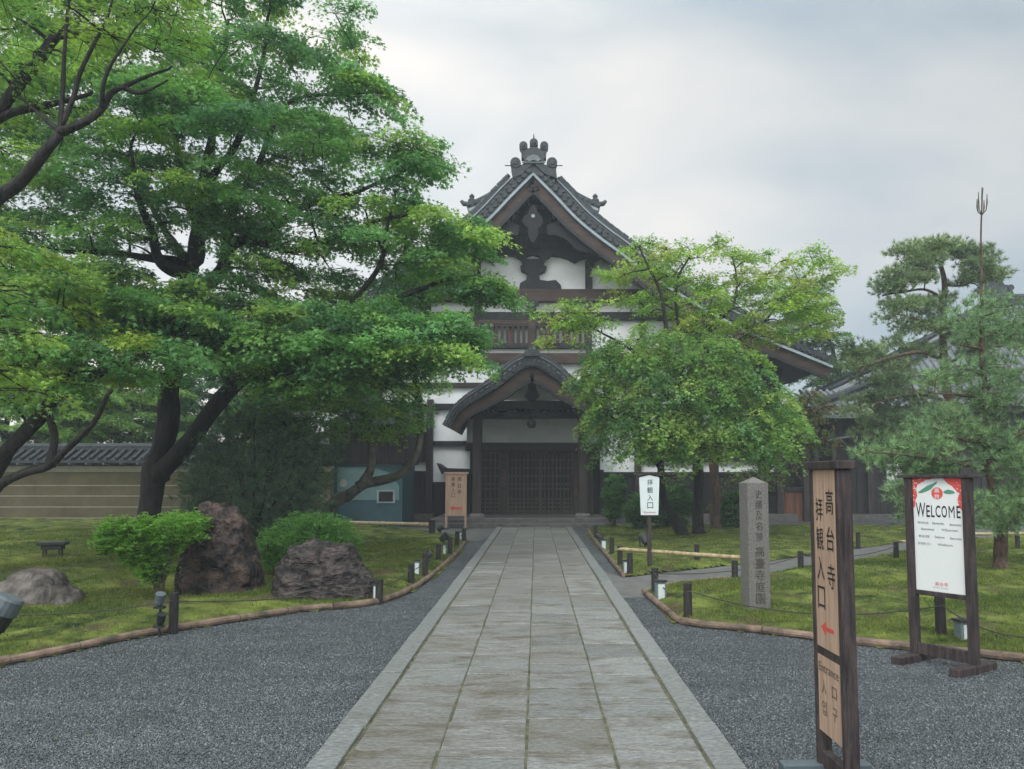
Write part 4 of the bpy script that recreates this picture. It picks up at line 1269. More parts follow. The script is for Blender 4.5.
def maple_crown(pads, rg, r=(.5, .95), per=260, size=.08, pal=None, kind='tri', droop=.16, centre=None, tilt=.45, thick=.05, up=0.0):
    """each pad is a layered spray of twigs with leaves set along both sides"""
    Ps, Fs, Ns, Ss, Cs = [], [], [], [], []
    twigs = []
    pal = np.array(pal)
    for p in pads:
        rad = rg.uniform(*r)
        outd = p - centre; outd[2] = 0; outd = outd / (np.linalg.norm(outd) + 1e-6)
        nf = rg.randint(5, 9); m = max(6, int(per * (rad / .75) ** 2 / nf))
        a0 = math.atan2(outd[1], outd[0])
        base = pal[rg.randint(len(pal))] * rg.uniform(.82, 1.18)
        tx, ty = rg.normal(0, .14, 2)
        for k in range(nf):
            a = a0 + rg.uniform(-2.4, 2.4) * (1 if k else .2)
            L_ = rad * rg.uniform(.65, 1.2)
            d = np.array([math.cos(a), math.sin(a), 0]); s_ = np.array([-math.sin(a), math.cos(a), 0])
            t = rg.beta(1.6, 1.1, m)
            wdt = L_ * .30 * (1.05 - .75 * t)
            q = rg.normal(0, 1, m) * wdt
            pos = p + d * (t * L_)[:, None] + s_ * q[:, None]
            pos[:, 2] += up * t * L_ - droop * (t * L_) ** 2 / rad * 1.6 - .25 * q * q / (rad * .4) + rg.normal(0, thick, m) + tx * (pos[:, 0] - p[0]) + ty * (pos[:, 1] - p[1]) + rg.uniform(-.1, .1)
            fw = d * .8 + s_ * np.sign(q)[:, None] * .7 + rg.normal(0, .35, (m, 3)); fw[:, 2] -= .25 + t * .3
            nn_ = np.array([0, 0, 1.0]) + rg.normal(0, tilt, (m, 3)) + d * .15
            Ps.append(pos); Fs.append(fw); Ns.append(nn_); Ss.append(size * rg.uniform(.65, 1.25, m))
            cc = base * rg.uniform(.75, 1.25, (m, 1)) * np.where(rg.rand(m, 1) < .06, 1.35, 1)
            Cs.append(cc)
            twigs.append((p + np.array([0, 0, 0]), p + d * L_ * .45 + np.array([0, 0, up * L_ * .45 - droop * .2 * L_]), p + d * L_ * .9 + np.array([0, 0, up * L_ * .9 - droop * L_ * 1.2])))
    return leaves(np.concatenate(Ps), np.concatenate(Fs), np.concatenate(Ns), np.concatenate(Ss), np.clip(np.concatenate(Cs), 0, 1), kind), twigs

def needle_crown(pads, rg, r=(.35, .7), tufts=26, needles=16, ln=.13, pal=None, flat=.35, width=.006, upb=.5):
    Ps, Ds, Cs, Ls = [], [], [], []
    pal = np.array(pal); twigs = []
    for p in pads:
        rad = rg.uniform(*r); base = pal[rg.randint(len(pal))] * rg.uniform(.85, 1.15)
        n = max(5, int(tufts * (rad / .5) ** 2))
        u = unit(rg.normal(0, 1, (n, 3))) * (rg.rand(n, 1) ** .45) * rad
        u[:, 2] = u[:, 2] * flat + .0
        tp = p + u
        ax = unit(u * np.array([1, 1, .6]) / rad + np.array([0, 0, upb]) + rg.normal(0, .25, (n, 3)))
        for i in range(0, n, 4): twigs.append((p, p + u[i] * .5 - np.array([0, 0, .04]), tp[i]))
        dd = unit(ax[:, None] * .75 + rg.normal(0, .5, (n, needles, 3)))
        Ps.append(np.repeat(tp, needles, 0) - .0); Ds.append(dd.reshape(-1, 3))
        Cs.append(np.repeat(base * rg.uniform(.75, 1.3, (n, 1)), needles, 0) * rg.uniform(.8, 1.2, (n * needles, 1)))
    Ps, Ds, Cs = map(np.concatenate, (Ps, Ds, Cs)); m = len(Ps)
    L_ = ln * rg.uniform(.7, 1.2, m)
    s_ = unit(np.cross(Ds, rg.normal(0, 1, (m, 3)))) * width
    V = np.stack([Ps - s_, Ps + s_, Ps + Ds * L_[:, None]], 1).reshape(-1, 3)
    F = np.arange(m * 3).reshape(-1, 3)
    C = np.repeat(np.concatenate([Cs, np.ones((m, 1))], 1)[:, None], 3, 1).reshape(-1, 4)
    return (V, F, np.clip(C, 0, 1)), twigs

def limb_px(pts, r0, r1):
    """limb given by pixel x, pixel y, distance"""
    return ([P(*p) for p in pts], r0, r1)
def build_tree(name, label, cat, base, trunk, limbs, pads, crown_fn, bark='bark', seed=1, group=None, twr=(.035, .008), maxtwig=5.0, leafm='leaves', wob=.35, sides=9):
    rg = np.random.RandomState(seed)
    t = thing(name, label, cat, base, 0, group)
    nodes = []      # (pos, radius)
    def put(mb, lst):
        for pts, r0, r1 in lst:
            c = catmull(pts, 7); n = len(c)
            # a little irregular wander
            c = [p + Vector((mnoise.noise(p * .9 + Vector((3, 1, seed))), mnoise.noise(p * .9 + Vector((7, 5, seed))), mnoise.noise(p * .9 + Vector((1, 9, seed))))) * min(.10, r0 * 1.0) * (1 if 0 < i < n - 1 else 0) for i, p in enumerate(c)]
            rad = [r0 + (r1 - r0) * (i / (n - 1)) ** .8 for i in range(n)]
            mb.tube(c, rad, sides, wob=wob)
            for p, r_ in zip(c, rad): nodes.append((np.array(p), r_))
    tm = MB(); put(tm, trunk)
    for pts, r0, r1 in trunk[:1]:      # root flare
        b = Vector(pts[0])
        for k in range(6):
            a = k * 1.05 + seed
            tm.tube([b + Vector((math.cos(a) * r0 * 2.0, math.sin(a) * r0 * 2.0, -.12)), b + Vector((math.cos(a) * r0 * .9, math.sin(a) * r0 * .9, r0 * .45)), b + Vector((0, 0, r0 * 1.8))], [r0 * .22, r0 * .42, r0 * .6], 7)
    tm.build('trunk', bark, t, smooth=True)
    bmm = MB()
    first = len(nodes)
    put(bmm, limbs)
    trunk_n = nodes
    (V, F, C), twigs = crown_fn(pads, rg)
    # join each foliage mass to the nearest wood, growing outwards
    pos = [n_[0] for n_ in nodes]; rad = [n_[1] for n_ in nodes]
    base_arr = np.array(pos)
    order = sorted(pads, key=lambda p: np.min(np.linalg.norm(base_arr - p, axis=1)))
    for p in order:
        A = np.array(pos)
        d = np.linalg.norm(A - p, axis=1)
        pen = d + np.maximum(0, A[:, 2] - p[2]) * .8 - np.minimum(np.array(rad), .05) * 4
        i = int(np.argmin(pen)); a = A[i]; L_ = d[i]
        if L_ < .05 or L_ > maxtwig: continue
        r0 = min(rad[i] * .8, twr[0] * (.6 + .35 * L_)); r0 = max(r0, twr[1])
        mid = (a + p) / 2; mid[2] += rg.uniform(-.02, .14) * L_; mid[:2] += rg.normal(0, .07 * L_, 2)
        c = catmull([Vector(a), Vector(mid), Vector(p)], 4)
        rr_ = [r0 + (twr[1] - r0) * k / (len(c) - 1) for k in range(len(c))]
        bmm.tube(c, rr_, 6, cap=False)
        for q_, r_ in zip(c[2:], rr_[2:]): pos.append(np.array(q_)); rad.append(r_)
    for a, b, c in twigs:
        bmm.tube([Vector(a), Vector(b), Vector(c)], [twr[1] * .8, twr[1] * .55, twr[1] * .3], 4, cap=False)
    bmm.build('branches', bark, t, smooth=True)
    fast_mesh('crown', V, F, leafm, C, parent=t)
    return t

MG = [(0.138, 0.312, 0.097), (0.117, 0.275, 0.097), (0.184, 0.357, 0.097), (0.102, 0.247, 0.097), (0.245, 0.394, 0.097), (0.146, 0.321, 0.11)]
MDK = [(0.074, 0.194, 0.089), (0.07, 0.168, 0.084), (0.092, 0.219, 0.091), (0.067, 0.16, 0.076)]
MYG = [(0.22, 0.372, 0.072), (0.284, 0.428, 0.076), (0.171, 0.326, 0.066), (0.306, 0.38, 0.094)]

# --- great maple in the left garden
rg = np.random.RandomState(101)
BX = P(150, 500, 16.5)
b = (BX.x - .15, 16.5, 0.25)
trunk = [([Vector(b), P(156, 480, 16.5), P(165, 425, 16.5), P(172, 370, 16.4), P(182, 310, 16.4), P(190, 262, 16.3)], .25, .15)]
limbs = [
    limb_px([(158, 478, 16.5), (190, 440, 16.2), (222, 398, 15.8), (255, 372, 15.5), (285, 352, 15.2), (330, 325, 15.0), (381, 303, 14.9), (442, 285, 14.8), (480, 280, 14.7)], .21, .025),
    limb_px([(231, 388, 15.8), (214, 350, 16.2), (205, 310, 16.6), (196, 280, 17.0)], .13, .06),
    limb_px([(255, 372, 15.5), (300, 350, 15.8), (340, 345, 16.2), (400, 335, 16.5)], .14, .03),
    limb_px([(190, 264, 16.3), (164, 258, 16), (140, 255, 15.5), (100, 254, 15.0), (55, 250, 14.6)], .13, .03),
    limb_px([(188, 275, 16.3), (160, 262, 15.5), (150, 230, 15.0), (138, 195, 14.6), (130, 150, 14.4)], .15, .03),
    limb_px([(190, 262, 16.3), (196, 225, 16.4), (205, 180, 16.6), (215, 130, 17.0), (222, 70, 17.2), (228, 20, 17.4)], .18, .03),
    limb_px([(198, 230, 16.4), (185, 195, 16.2), (176, 150, 16.0), (172, 110, 15.8)], .11, .03),
    limb_px([(190, 300, 16.4), (217, 275, 16.2), (226, 250, 16.0), (246, 236, 15.8), (275, 226, 15.6), (310, 205, 15.4), (360, 190, 15.2), (410, 165, 15.0)], .17, .025),
    limb_px([(226, 250, 16.0), (240, 200, 16.0), (262, 150, 16.2), (290, 105, 16.3), (340, 92, 16.2)], .11, .025),
    limb_px([(204, 190, 16.5), (230, 150, 16.0), (250, 110, 15.6), (262, 60, 15.4), (270, 10, 15.2)], .09, .025),
    limb_px([(246, 236, 15.8), (290, 250, 15.2), (340, 235, 14.8), (385, 215, 14.6), (430, 215, 14.4)], .09, .02),
    limb_px([(330, 325, 15.0), (375, 270, 14.6), (385, 225, 14.5), (395, 190, 14.5)], .07, .02),
    limb_px([(181, 330, 16.4), (130, 300, 15.6), (90, 290, 15.0), (40, 292, 14.4)], .10, .03),
    limb_px([(172, 370, 16.4), (150, 345, 15.4), (110, 330, 14.6), (60, 340, 13.8)], .09, .03),
    limb_px([(190, 262, 16.3), (170, 240, 17.5), (150, 200, 18.6), (120, 150, 19.4)], .12, .03),
    limb_px([(196, 225, 16.4), (240, 180, 17.6), (300, 140, 18.6)], .11, .03),
]
UP = [(-40, -60), (330, -60), (325, 0), (345, 25), (362, 50), (378, 72), (384, 92), (362, 108), (362, 130), (400, 138), (408, 155), (440, 160), (448, 166), (425, 180), (418, 192), (425, 205), (440, 215), (452, 222), (450, 240), (460, 262), (478, 278), (480, 290), (460, 300), (445, 318), (380, 330), (300, 300), (230, 300), (200, 240), (100, 250), (-40, 260)]
LOW = [(60, 262), (150, 268), (240, 300), (300, 300), (400, 310), (440, 315), (455, 334), (462, 348), (450, 358), (430, 362), (415, 358), (360, 372), (300, 392), (240, 372), (215, 352), (180, 346), (150, 330), (110, 330), (60, 300)]
HO = [[(352, 140), (395, 148), (392, 165), (352, 160)], [(128, 262), (175, 262), (175, 290), (128, 290)], [(212, 283), (232, 283), (250, 330), (220, 318)]]
pads = pads_from(UP, 370, 15.8, 3.2, rg, .5, HO) + pads_from(LOW, 205, 14.4, 2.4, rg, .4, HO[1:])
for pl_, n_ in (([(380, 138), (432, 150), (428, 166), (385, 164)], 6), ([(425, 205), (476, 222), (470, 238), (430, 232)], 7), ([(455, 262), (498, 286), (490, 298), (455, 292)], 7), ([(335, 60), (368, 84), (362, 100), (335, 96)], 6)):
    pads += pads_from(pl_, n_, 14.8, .8, rg, .3)
OFF_SHADE = [(-420, -360), (300, -360), (330, -70), (-60, -70), (-60, 240), (-420, 240)]  # extra crown pads added out of view to block skylight and darken the lawn
nin = len(pads); pads += pads_from(OFF_SHADE, 80, 16.0, 3.5, rg, .6)
def crown1(p, g_):
    key = {tuple(q) for q in pads[nin:]}
    c_ = np.array([BX.x, 16.5, 5.0])
    a, ta = maple_crown([q for q in p if tuple(q) not in key], g_, (.5, 1.0), 440, .086, MG * 2 + MDK, 'tri', centre=c_)
    b_, tb = maple_crown([q for q in p if tuple(q) in key], g_, (.8, 1.3), 260, .13, MG + MDK, 'tri', centre=c_)
    return (np.concatenate([a[0], b_[0]]), np.concatenate([a[1], b_[1] + len(a[0])]), np.concatenate([a[2], b_[2]])), ta + tb[::4]
build_tree('maple_tree', 'huge spreading green maple with forked dark trunk behind the tall reddish boulder', 'tree', b, trunk, limbs, pads,
           crown1, seed=11)

# --- maple leaning in from the left edge, low and near
rg = np.random.RandomState(102)
b = (-9.6, 12.4, 0.1)
trunk = [([Vector(b), Vector((-9.3, 12.4, .8)), P(-18, 494, 12.3), P(8, 455, 12.3), P(34, 422, 12.2), P(58, 392, 12.1), P(95, 375, 12)], .20, .06)]
limbs = [
    limb_px([(-4, 488, 12.3), (23, 474, 12.0), (51, 468, 11.8), (72, 448, 11.6), (95, 418, 11.4), (112, 390, 11.2)], .085, .025),
    limb_px([(51, 468, 11.8), (57, 440, 11.9), (50, 415, 12), (48, 380, 12.1), (30, 345, 12.2)], .07, .03),
    limb_px([(95, 375, 12), (125, 362, 12), (165, 352, 12)], .07, .02),
    limb_px([(58, 392, 12.1), (80, 350, 12.6), (85, 320, 13)], .06, .02),
]
PL = [(-60, 215), (0, 232), (60, 262), (75, 300), (60, 318), (110, 330), (170, 335), (205, 345), (195, 372), (150, 378), (100, 385), (40, 385), (0, 400), (-60, 400)]
pads = pads_from(PL, 105, 12.2, 1.5, rg, .4)
build_tree('maple_tree', 'maple with dark trunk leaning in low from the left edge before the ochre wall', 'tree', b, trunk, limbs, pads,
           lambda p, g_: maple_crown(p, g_, (.4, .8), 360, .082, MG + [(0.25, 0.36, 0.06)] * 3, 'tri', centre=np.array([-8.5, 12.4, 3.0])), seed=12)

# --- near maple overhanging the top left corner
rg = np.random.RandomState(103)
b = (-8.8, 9.3, 0.05)
trunk = [([Vector(b), Vector((-8.5, 9.3, 1.6)), Vector((-7.9, 9.3, 3.0)), P(-20, 212, 9.2), P(14, 180, 9.1), P(40, 152, 9.0), P(60, 132, 9.0)], .15, .052)]
limbs = [
    limb_px([(60, 132, 9.0), (85, 122, 8.9), (102, 108, 8.9), (112, 92, 8.9), (128, 84, 8.9), (150, 74, 8.9), (172, 66, 8.9)], .055, .012),
    limb_px([(60, 132, 9.0), (61, 100, 9.0), (63, 60, 9.1), (68, 20, 9.2), (72, -20, 9.3)], .035, .015),
    limb_px([(62, 124, 9.0), (73, 96, 9.0), (80, 72, 9.0), (95, 45, 9.0), (107, 22, 9.0), (115, -10, 9)], .033, .012),
    limb_px([(102, 108, 8.9), (104, 85, 8.8), (112, 65, 8.8), (125, 45, 8.8), (137, 26, 8.8)], .03, .01),
    limb_px([(125, 88, 8.9), (142, 92, 8.9), (168, 80, 8.9)], .03, .01),
    limb_px([(58, 130, 9.0), (40, 115, 9.1), (20, 97, 9.2)], .035, .012),
    limb_px([(-20, 130, 9.6), (10, 112, 9.6), (40, 105, 9.6), (70, 98, 9.6), (92, 92, 9.6)], .07, .02),
    limb_px([(-20, 140, 9.6), (20, 82, 9.6), (55, 38, 9.6)], .09, .06),
]
PT = [(-60, -80), (190, -80), (200, 0), (195, 45), (160, 58), (120, 50), (80, 45), (40, 60), (0, 75), (-60, 80)]
PS = [(-60, 80), (30, 70), (60, 80), (100, 60), (60, 150), (0, 170), (-60, 170)]
PD = [(-60, 230), (0, 240), (35, 275), (42, 300), (30, 350), (45, 400), (30, 415), (-20, 400), (-60, 380)]
pads = pads_from(PT, 80, 9.7, 1.6, rg, .3) + pads_from(PS, 14, 10.0, 1.0, rg, .3) + pads_from(PD, 26, 8.6, .7, rg, .25)
build_tree('maple_tree', 'maple with bare dark forking limb reaching over the top left corner', 'tree', b, trunk, limbs, pads,
           lambda p, g_: maple_crown(p, g_, (.35, .65), 330, .066, [(0.11, 0.24, 0.07), (0.15, 0.30, 0.07), (0.23, 0.36, 0.07)], 'star', centre=np.array([-8.5, 9.3, 4.0])), seed=13)

# --- lichen grey leaning maple left of the porch
rg = np.random.RandomState(104)
b = tuple(P(318, 545, 18.5)); b = (b[0], 18.5, 0.05)
trunk = [([Vector(b), P(330, 506, 18.5), P(347, 494, 18.4), P(362, 484, 18.3), P(378, 480, 18.2), P(400, 473, 18.0), P(416, 457, 17.9), P(422, 425, 17.8), P(420, 400, 17.8), P(415, 375, 17.8)], .16, .055)]
limbs = [limb_px([(358, 486, 18.3), (368, 466, 18.3), (370, 440, 18.3), (366, 415, 18.4), (350, 390, 18.4)], .12, .05),
         limb_px([(420, 400, 17.8), (400, 385, 17.6), (370, 375, 17.4)], .05, .02),
         limb_px([(366, 415, 18.4), (330, 400, 18.2), (290, 400, 18)], .05, .02),
         limb_px([(368, 440, 18.4), (340, 415, 18.8), (300, 405, 19)], .05, .02)]
PM = [(245, 385), (300, 372), (350, 365), (415, 362), (436, 372), (436, 386), (422, 394), (418, 408), (405, 428), (388, 438), (350, 430), (300, 438), (255, 432), (235, 410)]
pads = pads_from(PM, 90, 17.8, 1.4, rg, .4)
build_tree('maple_tree', 'low maple with pale lichen covered trunk leaning in front of the teal hut', 'tree', b, trunk, limbs, pads,
           lambda p, g_: maple_crown(p, g_, (.35, .75), 400, .078, MG + [(0.25, 0.38, 0.07)] * 2, 'tri', centre=np.array([-4.0, 18.5, 3.0])), bark='bark_mossy', seed=14)

# --- bright maple right of the porch
rg = np.random.RandomState(105)
B4 = G(699, 537); b = tuple(B4)
Yt = B4.y
trunk = [([Vector(b), P(699, 500, Yt), P(698, 470, Yt - .2), P(692, 430, Yt - .4), P(684, 395, Yt - .5), P(680, 360, Yt - .6)], .17, .09)]
limbs = [
    limb_px([(684, 395, Yt - .5), (682, 350, Yt - .7), (676, 310, Yt - .8), (676, 280, Yt - .9), (690, 255, Yt - 1)], .08, .02),
    limb_px([(684, 395, Yt - .5), (668, 345, Yt - 1.2), (662, 300, Yt - 1.4), (650, 270, Yt - 1.5), (640, 245, Yt - 1.5)], .08, .02),
    limb_px([(690, 420, Yt - .4), (700, 370, Yt), (710, 330, Yt + .2), (730, 310, Yt + .2), (738, 280, Yt + .2), (732, 255, Yt + .2)], .08, .02),
    limb_px([(700, 370, Yt), (740, 340, Yt + .3), (765, 320, Yt + .4), (790, 290, Yt + .5), (815, 265, Yt + .5)], .07, .02),
    limb_px([(690, 430, Yt - .4), (640, 360, Yt - 1.8), (620, 342, Yt - 2), (598, 330, Yt - 2.2), (575, 315, Yt - 2.3)], .06, .015),
    limb_px([(695, 450, Yt - .3), (640, 420, Yt - 1.6), (600, 410, Yt - 2)], .07, .02),
    limb_px([(695, 450, Yt - .3), (740, 420, Yt - 1), (785, 405, Yt - 1.3)], .07, .02),
]
PU = [(615, 258), (640, 238), (660, 246), (690, 240), (715, 240), (740, 246), (762, 256), (785, 258), (805, 248), (832, 262), (828, 276), (812, 292), (826, 312), (822, 330), (790, 345), (760, 340), (740, 352), (690, 345), (650, 330), (632, 312), (618, 290)]
PN = [(552, 312), (585, 300), (612, 308), (606, 326), (575, 336), (556, 348), (548, 335)]
PLw = [(585, 345), (640, 322), (700, 330), (745, 345), (760, 370), (790, 400), (800, 425), (775, 445), (760, 455), (735, 450), (700, 455), (650, 452), (610, 446), (600, 440), (592, 412), (584, 388), (586, 362)]
HO4 = [[(762, 340), (830, 356), (830, 380), (770, 372)], [(700, 258), (725, 258), (725, 275), (700, 275)]]
pads = pads_from(PU, 125, Yt - .3, 1.8, rg, .42, HO4) + pads_from(PN, 14, Yt - 2.2, .5, rg, .3)
build_tree('maple_tree', 'yellow green maple with open upper branches in front of the hall right of the porch', 'tree', b, trunk, limbs, pads,
           lambda p, g_: maple_crown(p, g_, (.42, .75), 320, .086, MYG, 'tri', centre=np.array([B4.x, Yt, 4.0]), up=.25), seed=15)
# denser drooping maple just in front of it
B5 = G(683, 536); b = tuple(G(683, 537.5)); Yt = b[1] - 1.2
trunk = [([Vector(b), P(672, 515, b[1]), P(663, 495, b[1] - .1), P(660, 475, b[1] - .3), P(664, 440, b[1] - .5), P(672, 400, b[1] - .6)], .15, .07)]
limbs = [
    limb_px([(661, 470, b[1] - .3), (630, 430, b[1] - 1), (600, 410, b[1] - 1.4)], .06, .02),
    limb_px([(664, 440, b[1] - .5), (700, 410, b[1] - 1), (745, 400, b[1] - 1.4)], .06, .02),
    limb_px([(664, 440, b[1] - .5), (650, 400, b[1] - 1.6), (650, 370, b[1] - 2.0)], .06, .02),
    limb_px([(668, 430, b[1] - .5), (720, 440, b[1] + .4), (770, 430, b[1] + .6)], .05, .02)]
pads = pads_from(PLw, 210, Yt - .6, 1.7, rg, .36, slope=(0, -.004))
build_tree('maple_tree', 'dense drooping green maple on a crooked thin trunk behind the small white sign', 'tree', b, trunk, limbs, pads,
           lambda p, g_: maple_crown(p, g_, (.38, .72), 430, .086, [(0.16, 0.31, 0.08), (0.14, 0.29, 0.09), (0.20, 0.34, 0.08), (0.12, 0.26, 0.09), (0.24, 0.35, 0.09)], 'tri', centre=np.array([B5.x, Yt, 3.0]), droop=.5), seed=16)
# red tipped maple spray further right
b = tuple(G(760, 529)); 
PR = [(770, 400), (800, 385), (830, 408), (838, 420), (836, 445), (800, 462), (775, 482), (735, 488), (740, 470), (785, 455)]
trunk = [([Vector(b), P(762, 500, b[1]), P(768, 470, b[1]), P(780, 440, b[1]), P(795, 415, b[1])], .09, .03)]
limbs = [limb_px([(768, 470, b[1]), (800, 450, b[1] - .4), (825, 430, b[1] - .6)], .035, .012)]
pads = pads_from(PR, 34, b[1] - .5, 1.0, rg, .35)
build_tree('maple_tree', 'thin maple with reddish young leaf tips behind the stone pillar', 'tree', b, trunk, limbs, pads,
           lambda p, g_: maple_crown(p, g_, (.38, .65), 200, .10, [(0.13, 0.19, 0.06), (0.20, 0.17, 0.08), (0.11, 0.17, 0.06)], 'tri', centre=np.array([b[0], b[1], 2.5])), seed=17)
# cedar post-like trunk in the same grove
b = tuple(G(716, 531.5))
trunk = [([Vector(b), P(715, 500, b[1]), P(714, 450, b[1]), P(714, 400, b[1])], .155, .12)]
PC = [(690, 350), (740, 350), (745, 390), (700, 400), (685, 380)]
pads = pads_from(PC, 16, b[1], .8, rg, .35)
build_tree('tree', 'straight brown trunked tree standing in the grove right of the crooked maple', 'tree', b, trunk, [], pads,
           lambda p, g_: maple_crown(p, g_, (.4, .6), 130, .08, MG, 'oval', centre=np.array([b[0], b[1], 3.0])), bark='bark_pine', seed=18)

# --- far bright tree behind the hall's right eave
rg = np.random.RandomState(106)
b = (P(850, 400, 40).x, 40, 0)
PB = [(778, 300), (800, 285), (822, 290), (835, 310), (840, 345), (858, 380), (868, 400), (838, 400), (800, 375), (780, 340)]
trunk = [([Vector(b), P(848, 440, 40), P(840, 380, 40), P(825, 330, 40)], .25, .08)]
pads = pads_from(PB, 60, 40, 1.8, rg, .6)
build_tree('broadleaf_tree', 'bright green tree rising behind the right end of the temple roof', 'tree', b, trunk, [], pads,
           lambda p, g_: maple_crown(p, g_, (.7, 1.2), 330, .14, [(0.10, 0.21, 0.06), (0.08, 0.17, 0.055)], 'oval', centre=np.array([b[0], 40, 5.0])), seed=19, twr=(.05, .015))

# --- trees beyond the earthen wall
for i, (px, py, Yb, w_, h_, n_, lb, pal) in enumerate((
    (10, 412, 31, 105, 60, 120, 'bright green tree beyond the ochre wall at the left edge', [(0.20, 0.36, 0.07), (0.16, 0.30, 0.07)]),
    (120, 418, 33, 80, 50, 110, 'pale green bushy tree beyond the ochre wall between the dark trunks', [(0.18, 0.33, 0.07), (0.14, 0.27, 0.07)]),
    (-50, 330, 36, 90, 100, 60, 'tall dark tree beyond the ochre wall behind the leaning maple', MDK),
    (230, 410, 34, 80, 60, 90, 'dark green tree beyond the ochre wall behind the great maple trunk', MDK),
    (300, 400, 37, 70, 80, 70, 'dark tree beyond the wall just left of the temple hall', MDK))):
    rg = np.random.RandomState(200 + i)
    b = (P(px, 450, Yb).x, Yb, 0)
    poly = [(px + w_ * math.cos(a) * rg.uniform(.85, 1.1), py + h_ * math.sin(a) * rg.uniform(.85, 1.1)) for a in np.linspace(0, 6.28, 14)[:-1]]
    trunk = [([Vector(b), P(px + 2, 470, Yb), P(px - 3, py + 20, Yb), P(px + 2, py - h_ * .6, Yb)], .22, .06)]
    limbs = [limb_px([(px, py + 25, Yb), (px + s_ * w_ * .35, py, Yb + s_ * .5), (px + s_ * w_ * .6, py - h_ * .4, Yb)], .09, .03) for s_ in (-1, 1)]
    pads = pads_from(poly, n_, Yb, 2.0, rg, .6)
    build_tree('broadleaf_tree', lb, 'tree', b, trunk, limbs, pads,
               lambda p, g_: maple_crown(p, g_, (.7, 1.3), 330, .14, pal, 'oval', centre=np.array([b[0], Yb, 4.0])), seed=30 + i, group='trees beyond the garden wall', twr=(.05, .015))

# --- pines on the right
PNL = [(0.14, 0.222, 0.109), (0.175, 0.256, 0.114), (0.116, 0.189, 0.096), (0.193, 0.284, 0.12)]
rg = np.random.RandomState(107)
Yp = 23.0
b = (P(946, 500, Yp).x, Yp, 0)
trunk = [([Vector(b), P(948, 470, Yp), P(950, 420, Yp), P(946, 370, Yp), P(945, 330, Yp), P(946, 290, Yp), P(942, 262, Yp)], .2, .06)]
limbs = [limb_px([(946, 300, Yp), (925, 290, Yp), (900, 292, Yp - .3), (882, 296, Yp - .4)], .05, .02),
         limb_px([(946, 285, Yp), (965, 285, Yp - .3), (985, 275, Yp - .4)], .05, .02),
         limb_px([(945, 335, Yp), (920, 320, Yp - .6), (890, 312, Yp - .8)], .05, .02),
         limb_px([(945, 360, Yp), (915, 352, Yp - .7), (880, 360, Yp - 1), (858, 372, Yp - 1)], .06, .02),
         limb_px([(948, 365, Yp), (975, 350, Yp - .5), (1010, 345, Yp - .6)], .05, .02),
         limb_px([(948, 400, Yp), (915, 395, Yp - .7), (870, 405, Yp - 1)], .06, .02),
         limb_px([(942, 262, Yp), (925, 255, Yp), (905, 258, Yp)], .03, .015)]
lay = [[(885, 290), (1000, 285), (1005, 345), (880, 345)], [(850, 345), (1010, 345), (1010, 440), (850, 440)], [(900, 248), (930, 241), (965, 242), (985, 250), (978, 262), (940, 260), (905, 264)],
       [(874, 272), (895, 262), (925, 264), (930, 278), (905, 288), (882, 290)],
       [(955, 266), (990, 258), (1000, 272), (990, 286), (962, 286)],
       [(878, 296), (915, 290), (928, 302), (900, 312), (880, 306)],
       [(850, 345), (885, 335), (925, 338), (935, 352), (900, 365), (862, 372), (846, 362)],
       [(850, 385), (900, 372), (940, 380), (935, 398), (890, 405), (852, 405)],
       [(955, 330), (1010, 322), (1030, 340), (1000, 358), (960, 352)],
       [(862, 415), (920, 400), (945, 415), (930, 435), (880, 440)],
       [(905, 330), (940, 318), (950, 330), (930, 340)]]
pads = []
for l_, n_ in zip(lay, (16, 24, 22, 14, 12, 7, 20, 18, 16, 18, 6)): pads += pads_from(l_, n_, Yp - .4, 1.0, rg, .22)
build_tree('pine_tree', 'tall tiered pine with flat topped crown rising above the grey roof', 'tree', b, trunk, limbs, pads,
           lambda p, g_: needle_crown(p, g_, (.32, .6), 46, 18, .15, PNL, .42, .009), bark='bark_pine', seed=41, leafm='needles', twr=(.028, .008))
# near pine with leader shoot
rg = np.random.RandomState(108)
B7 = G(1001, 571); b = tuple(B7); Yp = b[1]
trunk = [([Vector(b), P(1001, 540, Yp), P(1000, 515, Yp), P(994, 480, Yp), P(989, 440, Yp), P(987, 400, Yp), P(984, 350, Yp), P(981, 310, Yp)], .115, .035)]
limbs = [limb_px([(981, 310, Yp), (980.5, 270, Yp), (981, 235, Yp), (982, 205, Yp), (983, 188, Yp)], .022, .010),
         limb_px([(990, 455, Yp), (1005, 445, Yp - .2), (1030, 428, Yp - .4)], .045, .02),
         limb_px([(990, 445, Yp), (965, 440, Yp - .3), (935, 428, Yp - .4)], .04, .015),
         limb_px([(988, 400, Yp), (960, 395, Yp - .3), (930, 392, Yp - .4)], .035, .012),
         limb_px([(987, 390, Yp), (1010, 375, Yp), (1040, 365, Yp)], .035, .012),
         limb_px([(984, 350, Yp), (960, 345, Yp - .2)], .025, .01),
         limb_px([(1000, 520, Yp), (985, 512, Yp - .2), (975, 508, Yp - .2)], .03, .012),
         limb_px([(1000, 520, Yp), (1018, 512, Yp), (1040, 508, Yp)], .035, .012),
         limb_px([(992, 470, Yp), (950, 462, Yp - .5), (905, 455, Yp - .6), (870, 452, Yp - .6)], .045, .012)]
